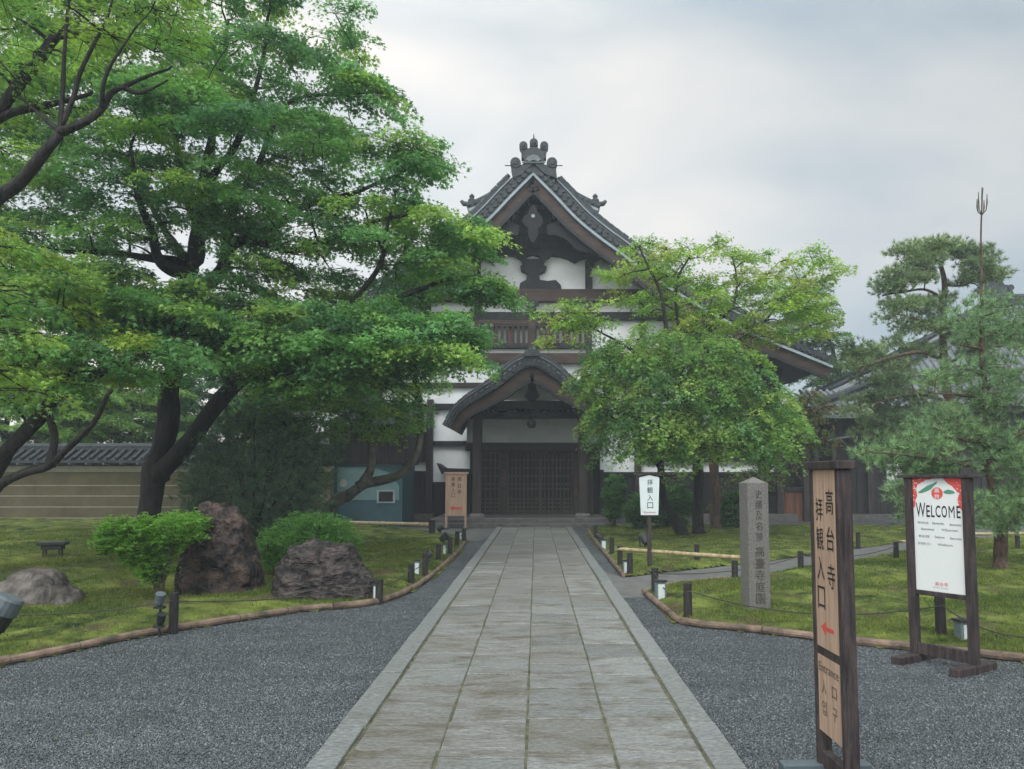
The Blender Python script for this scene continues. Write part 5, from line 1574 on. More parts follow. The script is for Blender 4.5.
lay = [([(955, 310), (985, 300), (1030, 312), (1045, 345), (1010, 355), (965, 350)], 20),
       ([(920, 375), (960, 358), (1010, 360), (1045, 380), (1040, 410), (990, 415), (940, 410)], 32),
       ([(905, 430), (930, 410), (965, 415), (1000, 425), (1045, 420), (1045, 455), (985, 470), (930, 468), (900, 455)], 44),
       ([(855, 448), (900, 440), (925, 455), (960, 468), (920, 474), (880, 470), (858, 462)], 26),
       ([(980, 500), (1010, 490), (1045, 495), (1045, 520), (1010, 526), (980, 522)], 34),
       ([(896, 478), (928, 472), (932, 515), (900, 518)], 12),
       ([(1000, 465), (1040, 460), (1045, 480), (1005, 482)], 8)]
pads = []
for l_, n_ in lay: pads += pads_from(l_, n_, Yp - .2, .9, rg, .15)
PN2 = [(0.154, 0.27, 0.123), (0.189, 0.312, 0.133), (0.127, 0.23, 0.111)]
t7 = build_tree('pine_tree', 'slender pine with a bare candle topped leader rising beside the welcome board', 'tree', b, trunk, limbs, pads,
           lambda p, g_: needle_crown(p, g_, (.2, .4), 46, 20, .135, PN2, .7, .0058), bark='bark_pine', seed=42, leafm='needles', twr=(.02, .005))
m = MB()
for dx, y0, y1 in ((-5, 214, 199), (-3.5, 212, 192), (0, 205, 187), (5, 212, 194), (2, 214, 200)):
    m.tube([P(982, 215, Yp), P(982 + dx * .8, y0 - 2, Yp + dx * .01), P(982 + dx, (y0 + y1) / 2, Yp + dx * .02), P(982 + dx, y1, Yp + dx * .02)], [.008, .010, .015, .006], 6)
m.build('candle_shoots', 'shoot', t7)

# --- weeping dark shrub behind the boulders
rg = np.random.RandomState(109)
b = G(258, 556); b = (b.x, b.y, .1); Yb = b[1]
poly = [(192, 460), (205, 430), (240, 412), (285, 420), (320, 428), (336, 450), (332, 485), (330, 520), (300, 530), (250, 545), (200, 535), (190, 500)]
trunk = [([Vector(b), P(256, 540, Yb), P(254, 528, Yb)], .09, .06)]
limbs = []
for ex, ey in ((198, 470), (212, 440), (232, 425), (255, 418), (280, 425), (305, 432), (325, 455), (322, 490), (205, 500), (240, 450), (270, 450), (300, 480)):
    limbs.append(limb_px([(254, 530, Yb), ((254 + ex) / 2 - (254 - ex) * .12, (530 + ey) / 2 + 4, Yb), (ex, ey, Yb + rg.uniform(-1, 1))], .035, .01))
pads = pads_from(poly, 165, Yb, 1.3, rg, .22)
build_tree('dark_shrub', 'dark feathery fan shaped shrub behind the two boulders', 'shrub', b, trunk, limbs, pads,
           lambda p, g_: needle_crown(p, g_, (.25, .5), 50, 18, .14, [(0.08, 0.15, 0.09), (0.10, 0.18, 0.10), (0.065, 0.13, 0.08)], 1.0, .0055, upb=.2), bark='bark', seed=51, leafm='needles', twr=(.012, .005))

# --- azalea bushes
def bush(name, label, cat, base, blobs, n, size, pal, seed, stems, kind='oval', twist=.6, group=None):
    rg = np.random.RandomState(seed)
    t = thing(name, label, cat, base, 0, group)
    m = MB()
    for s_ in stems: m.tube(catmull([Vector(p) for p in s_[0]], 4), [s_[1] * (1 - .6 * k / (4 * (len(s_[0]) - 1))) for k in range(4 * (len(s_[0]) - 1) + 1)], 7, wob=.3)
    vol = sum(b[3] * b[4] * b[5] for b in blobs)
    Ps, Ns, Cs = [], [], []
    for (x, y, z, rx_, ry_, rz_) in blobs:
        k = int(n * (rx_ * ry_ * rz_) / vol)
        u = unit(rg.normal(0, 1, (k, 3)))
        lump = 1 + .16 * np.sin(u[:, 0] * 7 + seed) * np.cos(u[:, 1] * 6 + x) + .12 * np.sin(u[:, 2] * 9 + y)
        rr_ = (rg.rand(k) ** .28) * lump
        p = np.stack([x + u[:, 0] * rx_ * rr_, y + u[:, 1] * ry_ * rr_, z + u[:, 2] * rz_ * rr_], 1)
        p = p[p[:, 2] > .04]
        # whorls of leaves
        cc = pal[0] + (np.array(pal[1]) - np.array(pal[0])) * rg.rand(len(p), 1)
        for j in range(5):
            a = rg.uniform(0, 6.28, len(p))
            Ps.append(p + rg.normal(0, .01, p.shape)); Cs.append(cc * rg.uniform(.8, 1.2, (len(p), 1)))
            Ns.append(np.stack([np.cos(a), np.sin(a), rg.uniform(-.1, .7, len(p))], 1))
        for i in range(0, len(p), max(1, len(p) // 70)):
            c0 = Vector((x, y, z - rz_ * .6)); m.tube([c0, c0.lerp(Vector(p[i]), .5) + Vector((0, 0, -.03)), Vector(p[i])], [.008, .005, .003], 4, cap=False)
    m.build('stem', 'stem', t, smooth=True)
    Ps, Ns, Cs = map(np.concatenate, (Ps, Ns, Cs)); k = len(Ps)
    V, F, C = leaves(Ps, Ns, np.array([0, 0, 1.0]) + rg.normal(0, .4, (k, 3)), size * rg.uniform(.7, 1.2, k), np.clip(Cs, 0, 1), kind)
    fast_mesh('foliage', V, F, 'leaves', C, parent=t)
    return t
b = G(158, 606); Yb = b.y
c = lambda px, py, Y=None: P(px, py, Y or Yb)
def blob(px, py, Y, rx_, ry_, rz_): q_ = P(px, py, Y); return (q_.x, q_.y, q_.z, rx_, ry_, rz_)
bush('azalea_bush', 'vivid green low spreading azalea on a short dark stem beside the tall boulder', 'bush', tuple(b),
     [blob(140, 540, Yb, .42, .4, .30), blob(118, 534, Yb - .1, .28, .3, .22), blob(170, 533, Yb + .1, .38, .4, .25), blob(152, 565, Yb, .26, .3, .24), blob(190, 524, Yb + .5, .25, .3, .16), blob(105, 545, Yb, .14, .2, .12)],
     3400, .055, [(0.12, 0.28, 0.05), (0.19, 0.37, 0.065)], 61,
     [([b + Vector((.02, 0, -.05)), c(158, 590), c(154, 570), c(142, 548)], .045), ([b + Vector((.05, 0, -.05)), c(162, 585), c(170, 560), c(176, 540)], .035), ([b + Vector((.0, 0, -.02)), c(156, 590), c(150, 575)], .03)])
b = G(307, 588); Yb = b.y + .6
bush('azalea_bush', 'round clipped azalea bush behind the wide dark boulder', 'bush', (b.x, Yb, 0),
     [blob(300, 545, Yb, .55, .5, .45), blob(335, 545, Yb, .42, .45, .38), blob(272, 550, Yb, .28, .4, .35), blob(320, 528, Yb, .45, .4, .22)],
     6500, .038, [(0.075, 0.20, 0.05), (0.13, 0.29, 0.07)], 62,
     [([Vector((b.x, Yb, -.02)), c(305, 565, Yb), c(300, 545, Yb)], .04)])
# understorey shrubs right of the porch
for i, (px, py, wd, hg, Y_, lb) in enumerate(((640, 512, .55, .5, 24.4, 'leafy green shrub at the foot of the hall nearest the porch'), (672, 508, .75, .75, 24.9, 'tall leafy shrub between the crooked and straight trunks'), (730, 512, .6, .6, 25.2, 'rounded dark shrub right of the straight brown trunk'), (612, 500, .3, .75, 25.0, 'thin upright shrub by the right porch post'))):
    bush('shrub', lb, 'shrub', (P(px, 500, Y_).x, Y_, 0), [blob(px, py, Y_, wd, .5, hg), blob(px + 8, py - 10, Y_ + .2, wd * .6, .4, hg * .6)], 1100, .085,
         [(0.06, 0.15, 0.055), (0.10, 0.23, 0.07)], 70 + i, [([Vector((P(px, 500, Y_).x, Y_, -.02)), P(px + 3, 520, Y_), P(px, 505, Y_)], .035)], kind='tri')
# ------------------------------------------------------------------ boulders
def rock(name, label, base, sil, depth, m_, seed, amp=.10):
    """sil: outline (x offset, height) seen from the path; body lofted through real depth"""
    t = thing(name, label, 'rock', base)
    N, K = 30, 64
    sil = np.array(sil, float); n = len(sil)
    xs = np.linspace(sil[0, 0], sil[-1, 0], K)
    hs = np.interp(xs, sil[:, 0], sil[:, 1])
    mb = MB(); mid = (sil[0, 0] + sil[-1, 0]) / 2; hw = (sil[-1, 0] - sil[0, 0]) / 2
    for i in range(K):
        u = (xs[i] - mid) / hw
        dw = depth * (1 - abs(u) ** 2.6) ** .5 + .01
        for j in range(N + 1):
            a = math.pi * j / N
            cy, cz = math.cos(a), math.sin(a)
            y = -dw * math.copysign(abs(cy) ** .75, cy); z = (hs[i] + .12) * cz ** .62 - .12
            p = Vector((xs[i], y * (1 - .18 * max(0, z) / max(.1, hs.max())), z))
            q = p * 4.6 + Vector((seed, seed * 2.1, 0))
            d = mnoise.fractal(q, .9, 2.1, 5) * amp * 1.0
            cell = mnoise.cell(p * 5 + Vector((seed, 0, 0))) 
            vv = mnoise.voronoi(p * 3.1 + Vector((seed, 3, 1)))[0]
            d += (vv[1] - vv[0]) * amp * .6 - amp * .5 + vv[0] * amp * 1.3
            nrm_ = Vector((u * .4, cy * -1, cz)).normalized()
            p = p + nrm_ * d * min(1, (1 - abs(u)) * 5 + .2)
            mb.v.append(tuple(Vector(base) + p))
    W = N + 1
    for i in range(K - 1):
        for j in range(N):
            a = i * W + j; mb.f.append((a, a + 1, a + W + 1, a + W))
    mb.f.append(tuple(range(W))); mb.f.append(tuple(range((K - 1) * W, K * W)))
    o = mb.build('body', m_, t, smooth=True)
    s = o.modifiers.new('sub', 'SUBSURF'); s.levels = s.render_levels = 1; s.subdivision_type = 'SIMPLE'
    tex = bpy.data.textures.new('rock', 'CLOUDS'); tex.noise_scale = .09; tex.noise_depth = 4
    d = o.modifiers.new('d', 'DISPLACE'); d.texture = tex; d.strength = amp * .95; d.mid_level = .5
    return t
def rock_px(name, label, basepx, outline, depth, m_, seed, amp):
    b = G(*basepx); Yc = b.y + depth * .75
    c0 = P(basepx[0], basepx[1], Yc)
    sil = [(P(x, y, Yc).x - c0.x, max(-.05, P(x, y, Yc).z)) for x, y in outline]
    rock(name, label, (c0.x, Yc, .0), sil, depth, m_, seed, amp)
rock_px('boulder', 'low rounded pale grey boulder lying on the moss at the left edge', (38, 612), [(-22, 611), (-14, 594), (-2, 584), (8, 580), (20, 574), (32, 570.5), (44, 570), (55, 573), (63, 583), (72, 592), (79, 603), (83, 611)], .45, 'rock_grey', 3.3, .045)
rock_px('boulder', 'tall pointed reddish brown boulder next to the vivid green azalea', (222, 598), [(177, 597), (182, 570), (188, 545), (194, 520), (203, 509), (213, 505), (224, 505), (238, 511), (246, 522), (250, 540), (257, 565), (262, 580), (265, 597)], .42, 'rock_red', 7.1, .065)
rock_px('boulder', 'wide flat topped dark purple boulder by the kerb near the left end of the bollards', (324, 603), [(272, 602), (275, 580), (281, 566), (288, 556), (300, 547), (315, 543), (330, 542.5), (345, 544), (353, 549), (357, 562), (363, 571), (372, 579), (376, 590), (379, 602)], .45, 'rock_dark', 5.2, .075)

# ------------------------------------------------------------------ stone pillar
b = G(756, 614)
sp = thing('stone_pillar', 'square granite pillar carved with a column of dark characters on the right lawn', 'pillar', tuple(b), R(8))
h = Z_(483, b.y); hw = .130
m = MB(); o_ = .006
m.box(-hw, hw, -hw, hw, -.1, h)
m.add([(-hw, -hw, h), (hw, -hw, h), (hw, hw, h), (-hw, hw, h), (0, 0, h + .075)], [(0, 1, 4), (1, 2, 4), (2, 3, 4), (3, 0, 4)])
m.build('shaft', 'granite', sp, world=False, bevel=.008)
m = MB()
for i, ch in enumerate('史蹟及名勝'): letters(m, ch, .005, h - .13 - i * .125, .085, .10, -hw - .003, .0)
for i, ch in enumerate('高臺寺庭園'): letters(m, ch, .005, h - .80 - i * .136, .115, .118, -hw - .003, .005)
m.build('inscription', 'ink_carved', sp, world=False)

# ------------------------------------------------------------------ tall wooden direction sign, near right
A = Vector((1.575, 4.50, 0)); B_ = Vector((1.583, 4.14, 0))
d = (B_ - A); wid = d.length; rz = math.atan2(d.y, d.x)
sg = thing('direction_sign', 'tall weathered wooden sign with red left arrow standing on the gravel right of the path', 'sign', tuple(A), rz)
def pframe(root, wid, H, pw, pt, mids, m_, cap=.04, capw=.05):
    m = MB(); m.box(-pw / 2, pw / 2, -pt / 2, pt / 2, .05, H); m.build('post', m_, root, world=False, bevel=.006)
    m = MB(); m.box(wid - pw / 2, wid + pw / 2, -pt / 2, pt / 2, .05, H); m.build('post', m_, root, world=False, bevel=.006)
    m = MB(); m.box(-capw, wid + capw, -pt / 2 - .02, pt / 2 + .02, H, H + cap); m.build('cap', m_, root, world=False, bevel=.006)
    for z0, z1, t_ in mids:
        m = MB(); m.box(pw / 2 + .001, wid - pw / 2 - .001, -t_ / 2, t_ / 2, z0, z1); m.build('rail', m_, root, world=False, bevel=.005)
pframe(sg, wid, 1.645, .045, .075, [(.645, .69, .06), (.045, .13, .05)], 'sign_frame', .045, .04)
for x in (0, wid):
    m = MB(); m.box(x - .045, x + .045, -.24, .24, .0, .055); m.build('foot', 'metal_grey', sg, world=False, bevel=.006)
def pane(root, x0, x1, z0, z1, t_, m_, name='panel', yo=0.0):
    m = MB(); m.box(x0, x1, yo - t_ / 2, yo + t_ / 2, z0, z1); return m.build(name, m_, root, world=False)
pa = pane(sg, .026, wid - .026, .691, 1.644, .020, 'sign_wood', yo=-.022)
pb = pane(sg, .026, wid - .026, .24, .644, .020, 'sign_wood', yo=-.022)
xm = wid / 2; yf = -.0345
m = MB()
for i, ch in enumerate('高台寺'): letters(m, ch, xm + .075, 1.475 - i * .195, .10, .13, yf, .0)
for i, ch in enumerate('拝観入口'): letters(m, ch, xm - .07, 1.43 - i * .158, .10, .122, yf, .0)
m.build('lettering', 'ink', pa, world=True) if False else None
def onpanel(mb, name, m_, par):
    o = mb.build(name, m_, None); o.parent = par; return o
# panels carry no offset of their own, so lettering shares the sign's local space
onpanel(m, 'lettering', 'ink', pa)
m = MB()
m.poly([(xm - .085, .80), (xm - .02, .835), (xm - .02, .81), (xm + .085, .81), (xm + .085, .79), (xm - .02, .79), (xm - .02, .765)], yf, yf + .003)
onpanel(m, 'arrow', 'red_paint', pa)
m = MB()
letters(m, 'Entrance', xm, .585, .27, .048, yf, .0)
letters(m, '入', xm - .07, .485, .06, .07, yf, .0); letters(m, '口', xm + .07, .485, .06, .06, yf, .0)
letters(m, '입', xm - .07, .375, .06, .075, yf, .0); letters(m, '구', xm + .07, .375, .06, .07, yf, .0)
onpanel(m, 'lettering', 'ink_faded', pb)

# ------------------------------------------------------------------ welcome board
A = G(916, 661); B_ = G(975, 673)
d = B_ - A; wid = d.length; rz = math.atan2(d.y, d.x)
wb_ = thing('welcome_board', 'dark wooden frame holding a white and red WELCOME poster at the right lawn edge', 'sign', tuple(A), rz)
Hh = 1.60
pframe(wb_, wid, Hh, .07, .07, [(.585, .625, .05), (.07, .17, .05)], 'sign_frame', .028, .09)
for x in (0, wid):
    m = MB(); m.box(x - .05, x + .05, -.30, .26, .0, .07); m.build('foot', 'sign_frame', wb_, world=False, bevel=.01)
ps_ = pane(wb_, .036, wid - .036, .626, Hh - .001, .02, 'poster_white', 'poster')
x0, x1, zt, zb = .036, wid - .036, Hh, .626; W_ = x1 - x0; HT = zt - zb; yf = -.0118
u_ = lambda a, c_: (x0 + a * W_, zt - c_ * HT)
m = MB()
m.poly([u_(*p) for p in [(0, 0), (.42, 0), (.38, .012), (.28, .018), (.2, .04), (.10, .06), (.07, .10), (.09, .16), (.05, .20), (.03, .27), (0, .26)]], yf, yf + .0015)
m.poly([u_(*p) for p in [(.62, 0), (1, 0), (1, .30), (.96, .27), (.92, .25), (.90, .19), (.93, .14), (.86, .10), (.80, .07), (.72, .05), (.66, .02)]], yf, yf + .0015)
m.poly([(u_(.5 + .115 * math.cos(a), 0)[0], zt - .135 * HT + .115 * W_ * math.sin(a)) for a in np.linspace(0, 6.28, 25)[:-1]], yf - .0012, yf + .0015)
m.build('red_corner', 'poster_red', None).parent = ps_
m = MB(); r_ = random.Random(5)
for k in range(36):
    a_, c_ = (r_.uniform(.01, .3), r_.uniform(.005, .05)) if k < 12 else ((r_.uniform(.9, .99), r_.uniform(.03, .24)) if k < 26 else (r_.uniform(.01, .06), r_.uniform(.04, .2)))
    x, z = u_(a_, c_); m.disc((x, yf - .002, z), r_.uniform(.003, .006), .001, 7)
for i, ch in enumerate('高台'): letters(m, ch, u_(.5, 0)[0], zt - .135 * HT + .024 - i * .048, .045, .04, yf - .003, .01)
m.build('blossom_pattern', 'poster_white', None).parent = ps_
m = MB()
for pts in ([(.10, .13), (.2, .10), (.3, .07), (.42, .05), (.5, .03), (.5, .05), (.44, .07), (.38, .10), (.28, .12), (.18, .135)], [(.62, .12), (.72, .10), (.82, .11), (.86, .13), (.76, .14), (.66, .135)]):
    m.poly([u_(*p) for p in pts], yf - .001, yf + .0015)
m.build('pine_picture', 'poster_green', None).parent = ps_
m = MB()
letters(m, 'W', u_(.15, 0)[0], zt - .285 * HT, .20 * W_, .13 * HT, yf, .004)
for ch, cx_, w__, h__ in (('E', .305, .075, .105), ('L', .40, .07, .105), ('C', .505, .10, .105), ('O', .63, .11, .105), ('M', .775, .115, .105), ('E', .91, .075, .105)):
    letters(m, ch, u_(cx_, 0)[0], zt - .295 * HT, w__ * W_, h__ * HT, yf, .0 if ch == 'M' else .012)
m.build('heading', 'ink', None).parent = ps_
m = MB()
for (t_, a_, c_, w__) in (('热烈欢迎', .19, .40, .22), ('Bienvenidos', .50, .40, .24), ('Benvenuti', .84, .405, .22), ('Bienvenue', .28, .455, .26), ('Willkommen', .72, .455, .32),
                      ('歡迎光臨', .20, .52, .22), ('Selamat', .52, .52, .2), ('Bem-vindo', .84, .525, .22), ('환영합니다', .2, .585, .26), ('Welkom', .62, .585, .3)):
    letters(m, t_, u_(a_, 0)[0], zt - c_ * HT, w__ * W_, .022 * HT, yf, .004)
letters(m, 'Kodaiji Temple', u_(.5, 0)[0], zt - .965 * HT, .30 * W_, .012 * HT, yf, .004)
m.build('small_lettering', 'ink_grey', None).parent = ps_
m = MB(); letters(m, '高台寺', u_(.52, 0)[0], zt - .93 * HT, .26 * W_, .035 * HT, yf, .008)
m.build('temple_name', 'poster_pink', None).parent = ps_

# ------------------------------------------------------------------ small white sign on a post
b = G(650, 571.5)
ws = thing('entrance_sign', 'small white tapered sign on a single brown post at the branch path', 'sign', tuple(b), R(3))
k_ = 1 / (FPX / b.y)
m = MB(); m.box(-.035, .035, .0, .05, .03, 1.55); m.build('post', 'sign_frame', ws, world=False, bevel=.004)
zt_, zb_ = (Z_(478, b.y)), Z_(515, b.y)
m = MB(); m.poly([(-.175, zt_ - .02), (-.17, zt_ + .01), (0, zt_ + .05), (.17, zt_ + .01), (.175, zt_ - .02), (.15, zb_), (-.15, zb_)], -.03, -.002); wp = m.build('board', 'sign_white', ws, world=False)
m = MB(); m.beam((-.22, .01, zt_ + .045), (.02, .01, zt_ + .095), .14, .022); m.beam((.02, .01, zt_ + .095), (.26, .01, zt_ + .035), .14, .022); m.build('cap', 'sign_frame', ws, world=False)
m = MB()
for i, ch in enumerate('拝観入口'): letters(m, ch, .01, zt_ - .075 - i * .132, .10, .105, -.034, .0)
m.build('lettering', 'ink', None).parent = wp
m = MB(); letters(m, 'Entrance', .0, zb_ + .05, .2, .035, -.034, .01); m.build('red_lettering', 'red_paint', None).parent = wp
m = MB(); m.box(-.36, .36, -.045, .075, .0, .04); m.box(-.05, .09, -.3, .3, .002, .045); m.build('foot', 'sign_frame', ws, world=False, bevel=.005)

# ------------------------------------------------------------------ wooden sign by the porch
b = Vector((X_(456.5, 25.2), 25.2, 0))
os_ = thing('wooden_sign', 'pale wooden standing sign with two character columns and red arrow beside the left porch post', 'sign', tuple(b), 0)
Zt = Z_(474, 25.2)
m = MB(); m.box(-.33, -.27, -.03, .03, .05, Zt); m.build('post', 'sign_wood', os_, world=False)
m = MB(); m.box(.27, .33, -.03, .03, .05, Zt); m.build('post', 'sign_wood', os_, world=False)
m = MB(); m.box(-.38, .38, -.05, .05, Zt, Zt + .06); m.build('cap', 'sign_wood', os_, world=False)
pz = pane(os_, -.269, .269, .42, Zt - .002, .03, 'sign_wood')
m = MB(); m.box(-.269, .269, -.02, .02, .22, .28); m.build('rail', 'sign_frame', os_, world=False)
m = MB(); m.box(-.38, -.24, -.28, .28, 0, .06); m.build('foot', 'step_stone', os_, world=False)
m = MB(); m.box(.24, .38, -.28, .28, 0, .06); m.build('foot', 'step_stone', os_, world=False)
m = MB()
for i, ch in enumerate('高台寺'): letters(m, ch, .11, Zt - .16 - i * .2, .12, .15, -.021, .01)
for i, ch in enumerate('拝観入口'): letters(m, ch, -.09, Zt - .16 - i * .17, .12, .13, -.021, .01)
m.build('lettering', 'ink_soft', None).parent = pz
m = MB(); m.poly([(-.2, .66), (-.06, .74), (-.06, .69), (.2, .69), (.2, .63), (-.06, .63), (-.06, .58)], -.022, -.018); m.build('arrow', 'red_paint', None).parent = pz

# ------------------------------------------------------------------ bollards
def make_bollard(b, h, r_, label):
    t = thing('bollard', label, 'bollard', b, 0, 'black charred wood bollards along the lawns')
    m = MB(); m.lathe([(r_ * .98, -.03), (r_, .02), (r_ * .98, h * .78), (r_ * .93, h * .79), (r_ * .93, h * .83), (r_ * .99, h * .84), (r_ * .97, h * .985), (r_ * .86, h)], (0, 0, 0), 12)
    m.build('shaft', 'post_black', t, world=False)
    return t
bl = [
    ((173, 634), 'black bollard beside the small spotlights in front of the vivid azalea'),
    ((379, 604.5), 'black bollard touching the right end of the wide dark boulder'),
    ((411, 586.5), 'left kerb bollard next beyond the wide dark boulder'),
    ((425, 578.5), 'left kerb bollard standing right in front of the black floodlight head'),
    ((438.5, 563), 'left kerb bollard between the two black floodlights'),
    ((450, 556), 'left kerb bollard with a white box lamp on its left side'),
    ((457, 548), 'left kerb bollard second from the porch end of its row'),
    ((464, 544), 'left kerb bollard nearest the temple steps'),
    ((688, 621), 'black bollard at the front corner of the right lawn'),
    ((655, 596), 'black bollard standing right behind the lamp at the branch path corner'),
    ((941.5, 644), 'black bollard seen through the welcome board frame'),
    ((735, 583.5), 'black bollard holding the end of the bamboo rail near the stone pillar'),
    ((697, 565), 'short black bollard behind the middle of the long bamboo rail'),
    ((630, 576), 'black bollard at the junction with a box lamp on its left'),
    ((620, 567), 'black bollard at the left end of the long bamboo rail'),
    ((612, 556), 'right kerb bollard just before the bamboo rail begins'),
    ((595.5, 540), 'right kerb bollard nearest the temple steps'),
    ((801, 574), 'black bollard between the stone pillar and the direction sign'),
    ((896.5, 562), 'black bollard just left of the welcome board on the lawn edge'),
    ((858.5, 549), 'small far bollard right behind the direction sign'),
    ((1018, 553), 'black bollard at the right edge behind the young pine'),
    ((379.5, 534), 'short bollard under the middle of the left bamboo rail'),
    ((358, 532), 'short bollard under the far left of the left bamboo rail'),
    ((432, 537), 'stout bollard at the right end of the left bamboo rail'),
]
HT_ = {0: .40, 1: .30, 2: .31, 3: .38, 4: .33, 8: .40, 9: .36, 10: .44, 11: .33}
first = None
for i, (p, lb) in enumerate(bl):
    g_ = G(*p); g_.z = .02
    if first is None: first = make_bollard(tuple(g_), .40, .047, lb); BP = {0: g_}
    else:
        c_ = copy_thing(first, tuple(g_), 0, lb)
        hh = HT_.get(i, .36); c_.scale = (1.05, 1.05, hh / .40) if i != 23 else (1.9, 1.9, 1.1)
        BP[i] = g_
# the rope threaded from bollard to bollard
def rope(pts, label, sag=.06):
    m = MB(); c_ = []
    for a, b in zip(pts, pts[1:]):
        for k in range(8):
            t = k / 8; p = a.lerp(b, t); p.z -= sag * 4 * t * (1 - t); c_.append(p)
    c_.append(pts[-1]); m.tube(c_, .0065, 6)
    return tag(m.build('rope', 'rope'), label, 'rope')
top_ = lambda i, f=.8: BP[i] + Vector((0, -.052, HT_.get(i, .36) * f))
rope([G(-60, 690) + Vector((0, 0, .3)), G(-40, 640, .0) + Vector((-.2, .3, .22)), top_(0), top_(1), top_(2), top_(3), top_(4), top_(5), top_(6), top_(7)], 'thin dark rope strung through the left row of bollards', .07)
rope([top_(9), top_(8), top_(10), G(1075, 665) + Vector((0, 0, .3))], 'thin dark rope strung across the front of the right lawn', .16)
rope([top_(9), top_(17), top_(18)], 'thin dark rope strung along the branch path edge', .10)

# ------------------------------------------------------------------ bamboo rails
def rail(name, label, a, b, r_, posts=()):
    t = thing(name, label, 'rail', tuple(a))
    m = MB(); n = 14; pts, rad = [], []
    for k in range(n + 1):
        p = a.lerp(b, k / n); 
        pts += [p - (b - a).normalized() * .012, p, p + (b - a).normalized() * .012]; rad += [r_, r_ * 1.18, r_]
    m.tube(pts, rad, 9); m.build('pole', 'bamboo', t, smooth=True)
    for p in posts:
        m = MB(); m.tube([p, Vector((p.x, p.y, a.z))], r_ * .9, 8); m.build('post', 'bamboo', t)
    return t
za = Vector((0, 0, .32))
rail('bamboo_rail', 'long yellow bamboo rail on black posts running towards the stone pillar', BP[14] + Vector((-.02, 0, .30)), BP[11] + Vector((.15, 0.06, .36)), .033)
rail('bamboo_rail', 'bamboo rail crossing in front of the teal reception hut', P(340, 522.2, BP[22].y + .1), P(429, 524.5, BP[23].y), .05)
rail('bamboo_rail', 'bamboo rail behind the direction sign on the far moss', P(857, 541, 21), P(912, 541.5, 20), .035, (G(905, 552.5),))
rail('bamboo_rail', 'bamboo rail at the right edge behind the young pine', P(966, 534, 22.6), P(1090, 533, 21.2), .04, (G(985, 542), G(1060, 545)))

# ------------------------------------------------------------------ box lamps
def box_lamp(px, py, w_, h_, label, rz=0.2, first=[None]):
    g_ = G(px, py)
    if first[0] is None:
        t = thing('garden_lamp', label, 'lamp', tuple(g_), rz, 'low box lamps along the kerbs')
        m = MB(); m.box(-.5, .5, -.35, .35, .0, .9); m.build('housing', 'lamp_shell', t, world=False, bevel=.03)
        m = MB(); m.box(-.33, .33, -.385, -.36, .08, .80); m.build('pane', 'lamp_pane', t, world=False)
        m = MB(); m.box(-.6, .6, -.5, .45, .905, .97); m.build('hood', 'metal_black', t, world=False)
        first[0] = t
    else: t = copy_thing(first[0], tuple(g_), rz, label)
    t.scale = (w_, w_, h_)
    return t
box_lamp(965, 647, .15, .27, 'box lamp seen through the welcome board behind its right post')
box_lamp(660.5, 602, .13, .29, 'box lamp in front of the bollard at the branch path corner', .15)
box_lamp(625.5, 575, .08, .26, 'narrow pale box lamp close beside the junction bollard', .1)
box_lamp(603.5, 551, .12, .27, 'box lamp on the right kerb halfway to the porch', .1)
box_lamp(444.5, 557, .07, .28, 'slim white box lamp on the left kerb in front of two bollards', 0)
box_lamp(417, 578, .09, .30, 'pale box lamp on the left lawn behind the nearest floodlight', 0)
box_lamp(460.6, 541, .06, .26, 'thin white box lamp between the last two left bollards', 0)
box_lamp(374.5, 603, .035, .26, 'narrow white marker plate between the wide boulder and its bollard', 0)
box_lamp(384.5, 534.5, .08, .25, 'white box lamp under the left bamboo rail', 0)

# ------------------------------------------------------------------ floodlights
def flood(px, py, sc, label, rz, first=[None], z=.0):
    g_ = G(px, py)
    if first[0] is None:
        t = thing('floodlight', label, 'floodlight', tuple(g_), rz, 'black garden floodlights')
        m = MB(); m.lathe([(.12, 0), (.12, .02), (.03, .04), (.022, .2)], (0, 0, 0), 12); m.build('stand', 'metal_black', t, world=False)
        m = MB(); m.box(-.15, -.13, -.02, .02, .16, .34); m.box(.13, .15, -.02, .02, .16, .34); m.box(-.15, .15, -.02, .02, .15, .17); m.build('bracket', 'metal_black', t, world=False)
        m = MB()
        dr = Vector((0, .8, .55)).normalized(); c0 = Vector((0, -.12, .24))
        m.tube([c0, c0 + dr * .04, c0 + dr * .17, c0 + dr * .27], [.06, .085, .11, .125], 14); m.build('head', 'metal_black', t, world=False)
        m = MB(); m.tube([c0 + dr * .272, c0 + dr * .29], [.115, .115], 14); m.build('lens', 'metal_grey', t, world=False)
        first[0] = t
    else: t = copy_thing(first[0], tuple(g_), rz, label)
    t.scale = (sc, sc, sc)
    return t
flood(645, 553, .85, 'black floodlight on the far lawn directly behind the white sign post', R(20))
flood(427, 567, .6, 'black floodlight behind the bollard nearest the wide boulder end of the left kerb', R(-60))
flood(444, 549, .8, 'large black floodlight among the left bollards close to the porch', R(-80))
flood(440, 536, .65, 'black floodlight at the end of the bamboo rail beside the forecourt', R(-70))
flood(600, 545, .6, 'black floodlight on the right kerb near the porch steps', R(60))

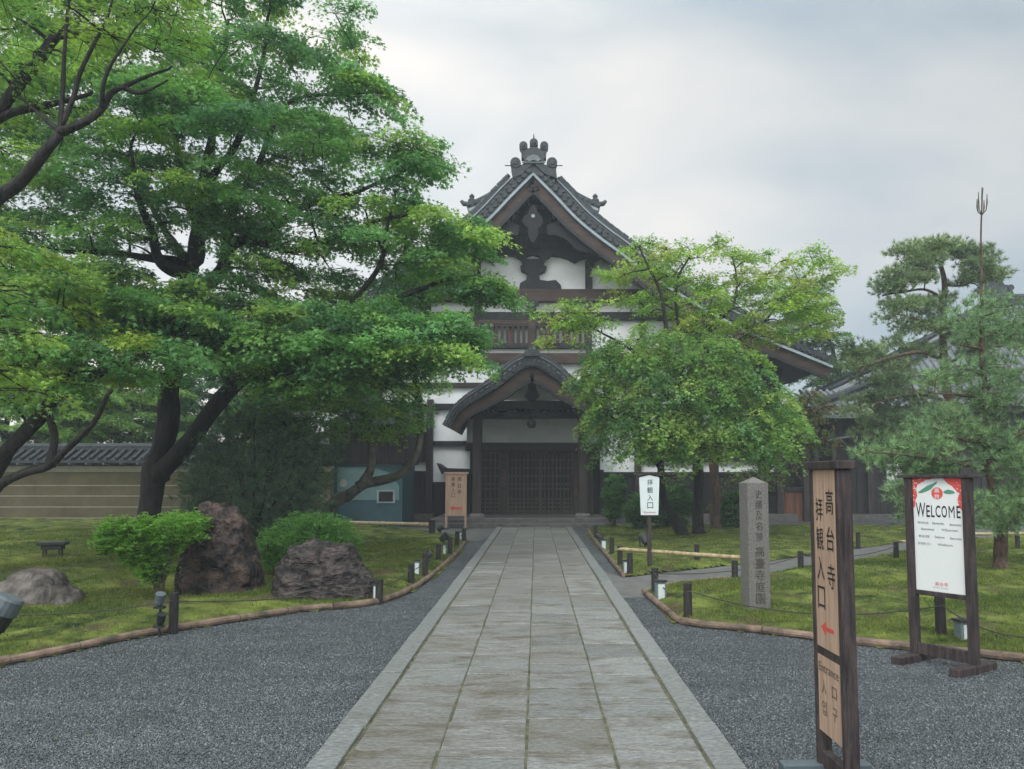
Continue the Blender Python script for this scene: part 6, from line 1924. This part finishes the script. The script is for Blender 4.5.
# large grey headed floodlight cut by the left edge
b = G(-14, 652)
bf = thing('floodlight', 'large grey capped floodlight with pale base cut off by the left edge', 'floodlight', tuple(b), 0)
m = MB(); m.box(-.22, .22, -.12, .12, .0, .035); m.build('base_plate', 'granite', bf, world=False, bevel=.01)
m = MB(); m.tube([(0, 0, .03), (.02, 0, .22)], .03, 10); m.build('stand', 'metal_black', bf, world=False)
m = MB(); dr = Vector((.35, .1, .75)).normalized(); c0 = Vector((.03, 0, .17)); m.tube([c0, c0 + dr * .05, c0 + dr * .20], [.06, .10, .115], 16); hd = m.build('head', 'metal_black', bf, world=False)
m = MB(); m.tube([c0 + dr * .201, c0 + dr * .34, c0 + dr * .36], [.125, .125, .105], 16); m.build('cowl', 'metal_grey', bf, world=False)

# stacked little spotlights in front of the azalea
b = G(159, 637)
st = thing('spotlight_stake', 'stake with two small grey spotlights stacked beside the leftmost bollard', 'spotlight', tuple(b), 0)
m = MB(); m.tube([(0, 0, 0), (.0, 0, .2), (.01, 0, .34)], .014, 8); m.build('stake', 'metal_black', st, world=False)
for z, dx, s_ in ((.13, .02, 1), (.32, .0, 1.1)):
    m = MB(); dr = Vector((.25, -.3, .9)).normalized(); c0 = Vector((dx, -.03, z)); m.tube([c0, c0 + dr * .03, c0 + dr * .12 * s_], [.025, .04 * s_, .045 * s_], 12); m.build('head', 'metal_grey' if s_ > 1 else 'metal_black', st, world=False)
    m = MB(); m.box(-.045, .05, -.05, .02, z - .035, z - .012); m.build('clamp', 'metal_black', st, world=False)

# low black trestle lamp on the shaded moss
b = G(52, 566)
tr_ = thing('garden_stand', 'small black flat topped stand on the shaded moss behind the grey boulder', 'stand', (b.x, b.y, .08), R(10))
m = MB(); m.box(-.24, .24, -.12, .12, .30, .36); m.box(-.18, .18, -.08, .08, .22, .299); m.build('top', 'metal_black', tr_, world=False, bevel=.01)
for sx_, sy_ in ((-1, -1), (1, -1), (-1, 1), (1, 1)):
    m = MB(); m.beam((sx_ * .13, sy_ * .06, .22), (sx_ * .15, sy_ * .07, -.02), .025, .025); m.build('leg', 'metal_black', tr_, world=False)


# ------------------------------------------------------------------ rain-wet air
hz = MB(); hz.box(-60, 60, -8, 62, -1.2, 26)
m_h = bpy.data.materials.new('haze'); m_h.use_nodes = True
t = m_h.node_tree; t.nodes.clear()
o_ = t.nodes.new('ShaderNodeOutputMaterial'); pv = t.nodes.new('ShaderNodeVolumePrincipled')
pv.inputs['Color'].default_value = (0.80, 0.93, 1.0, 1); pv.inputs['Density'].default_value = 0.0019
t.links.new(pv.outputs[0], o_.inputs['Volume'])
MATS['haze'] = m_h
tag(hz.build('haze', 'haze'), kind='stuff')
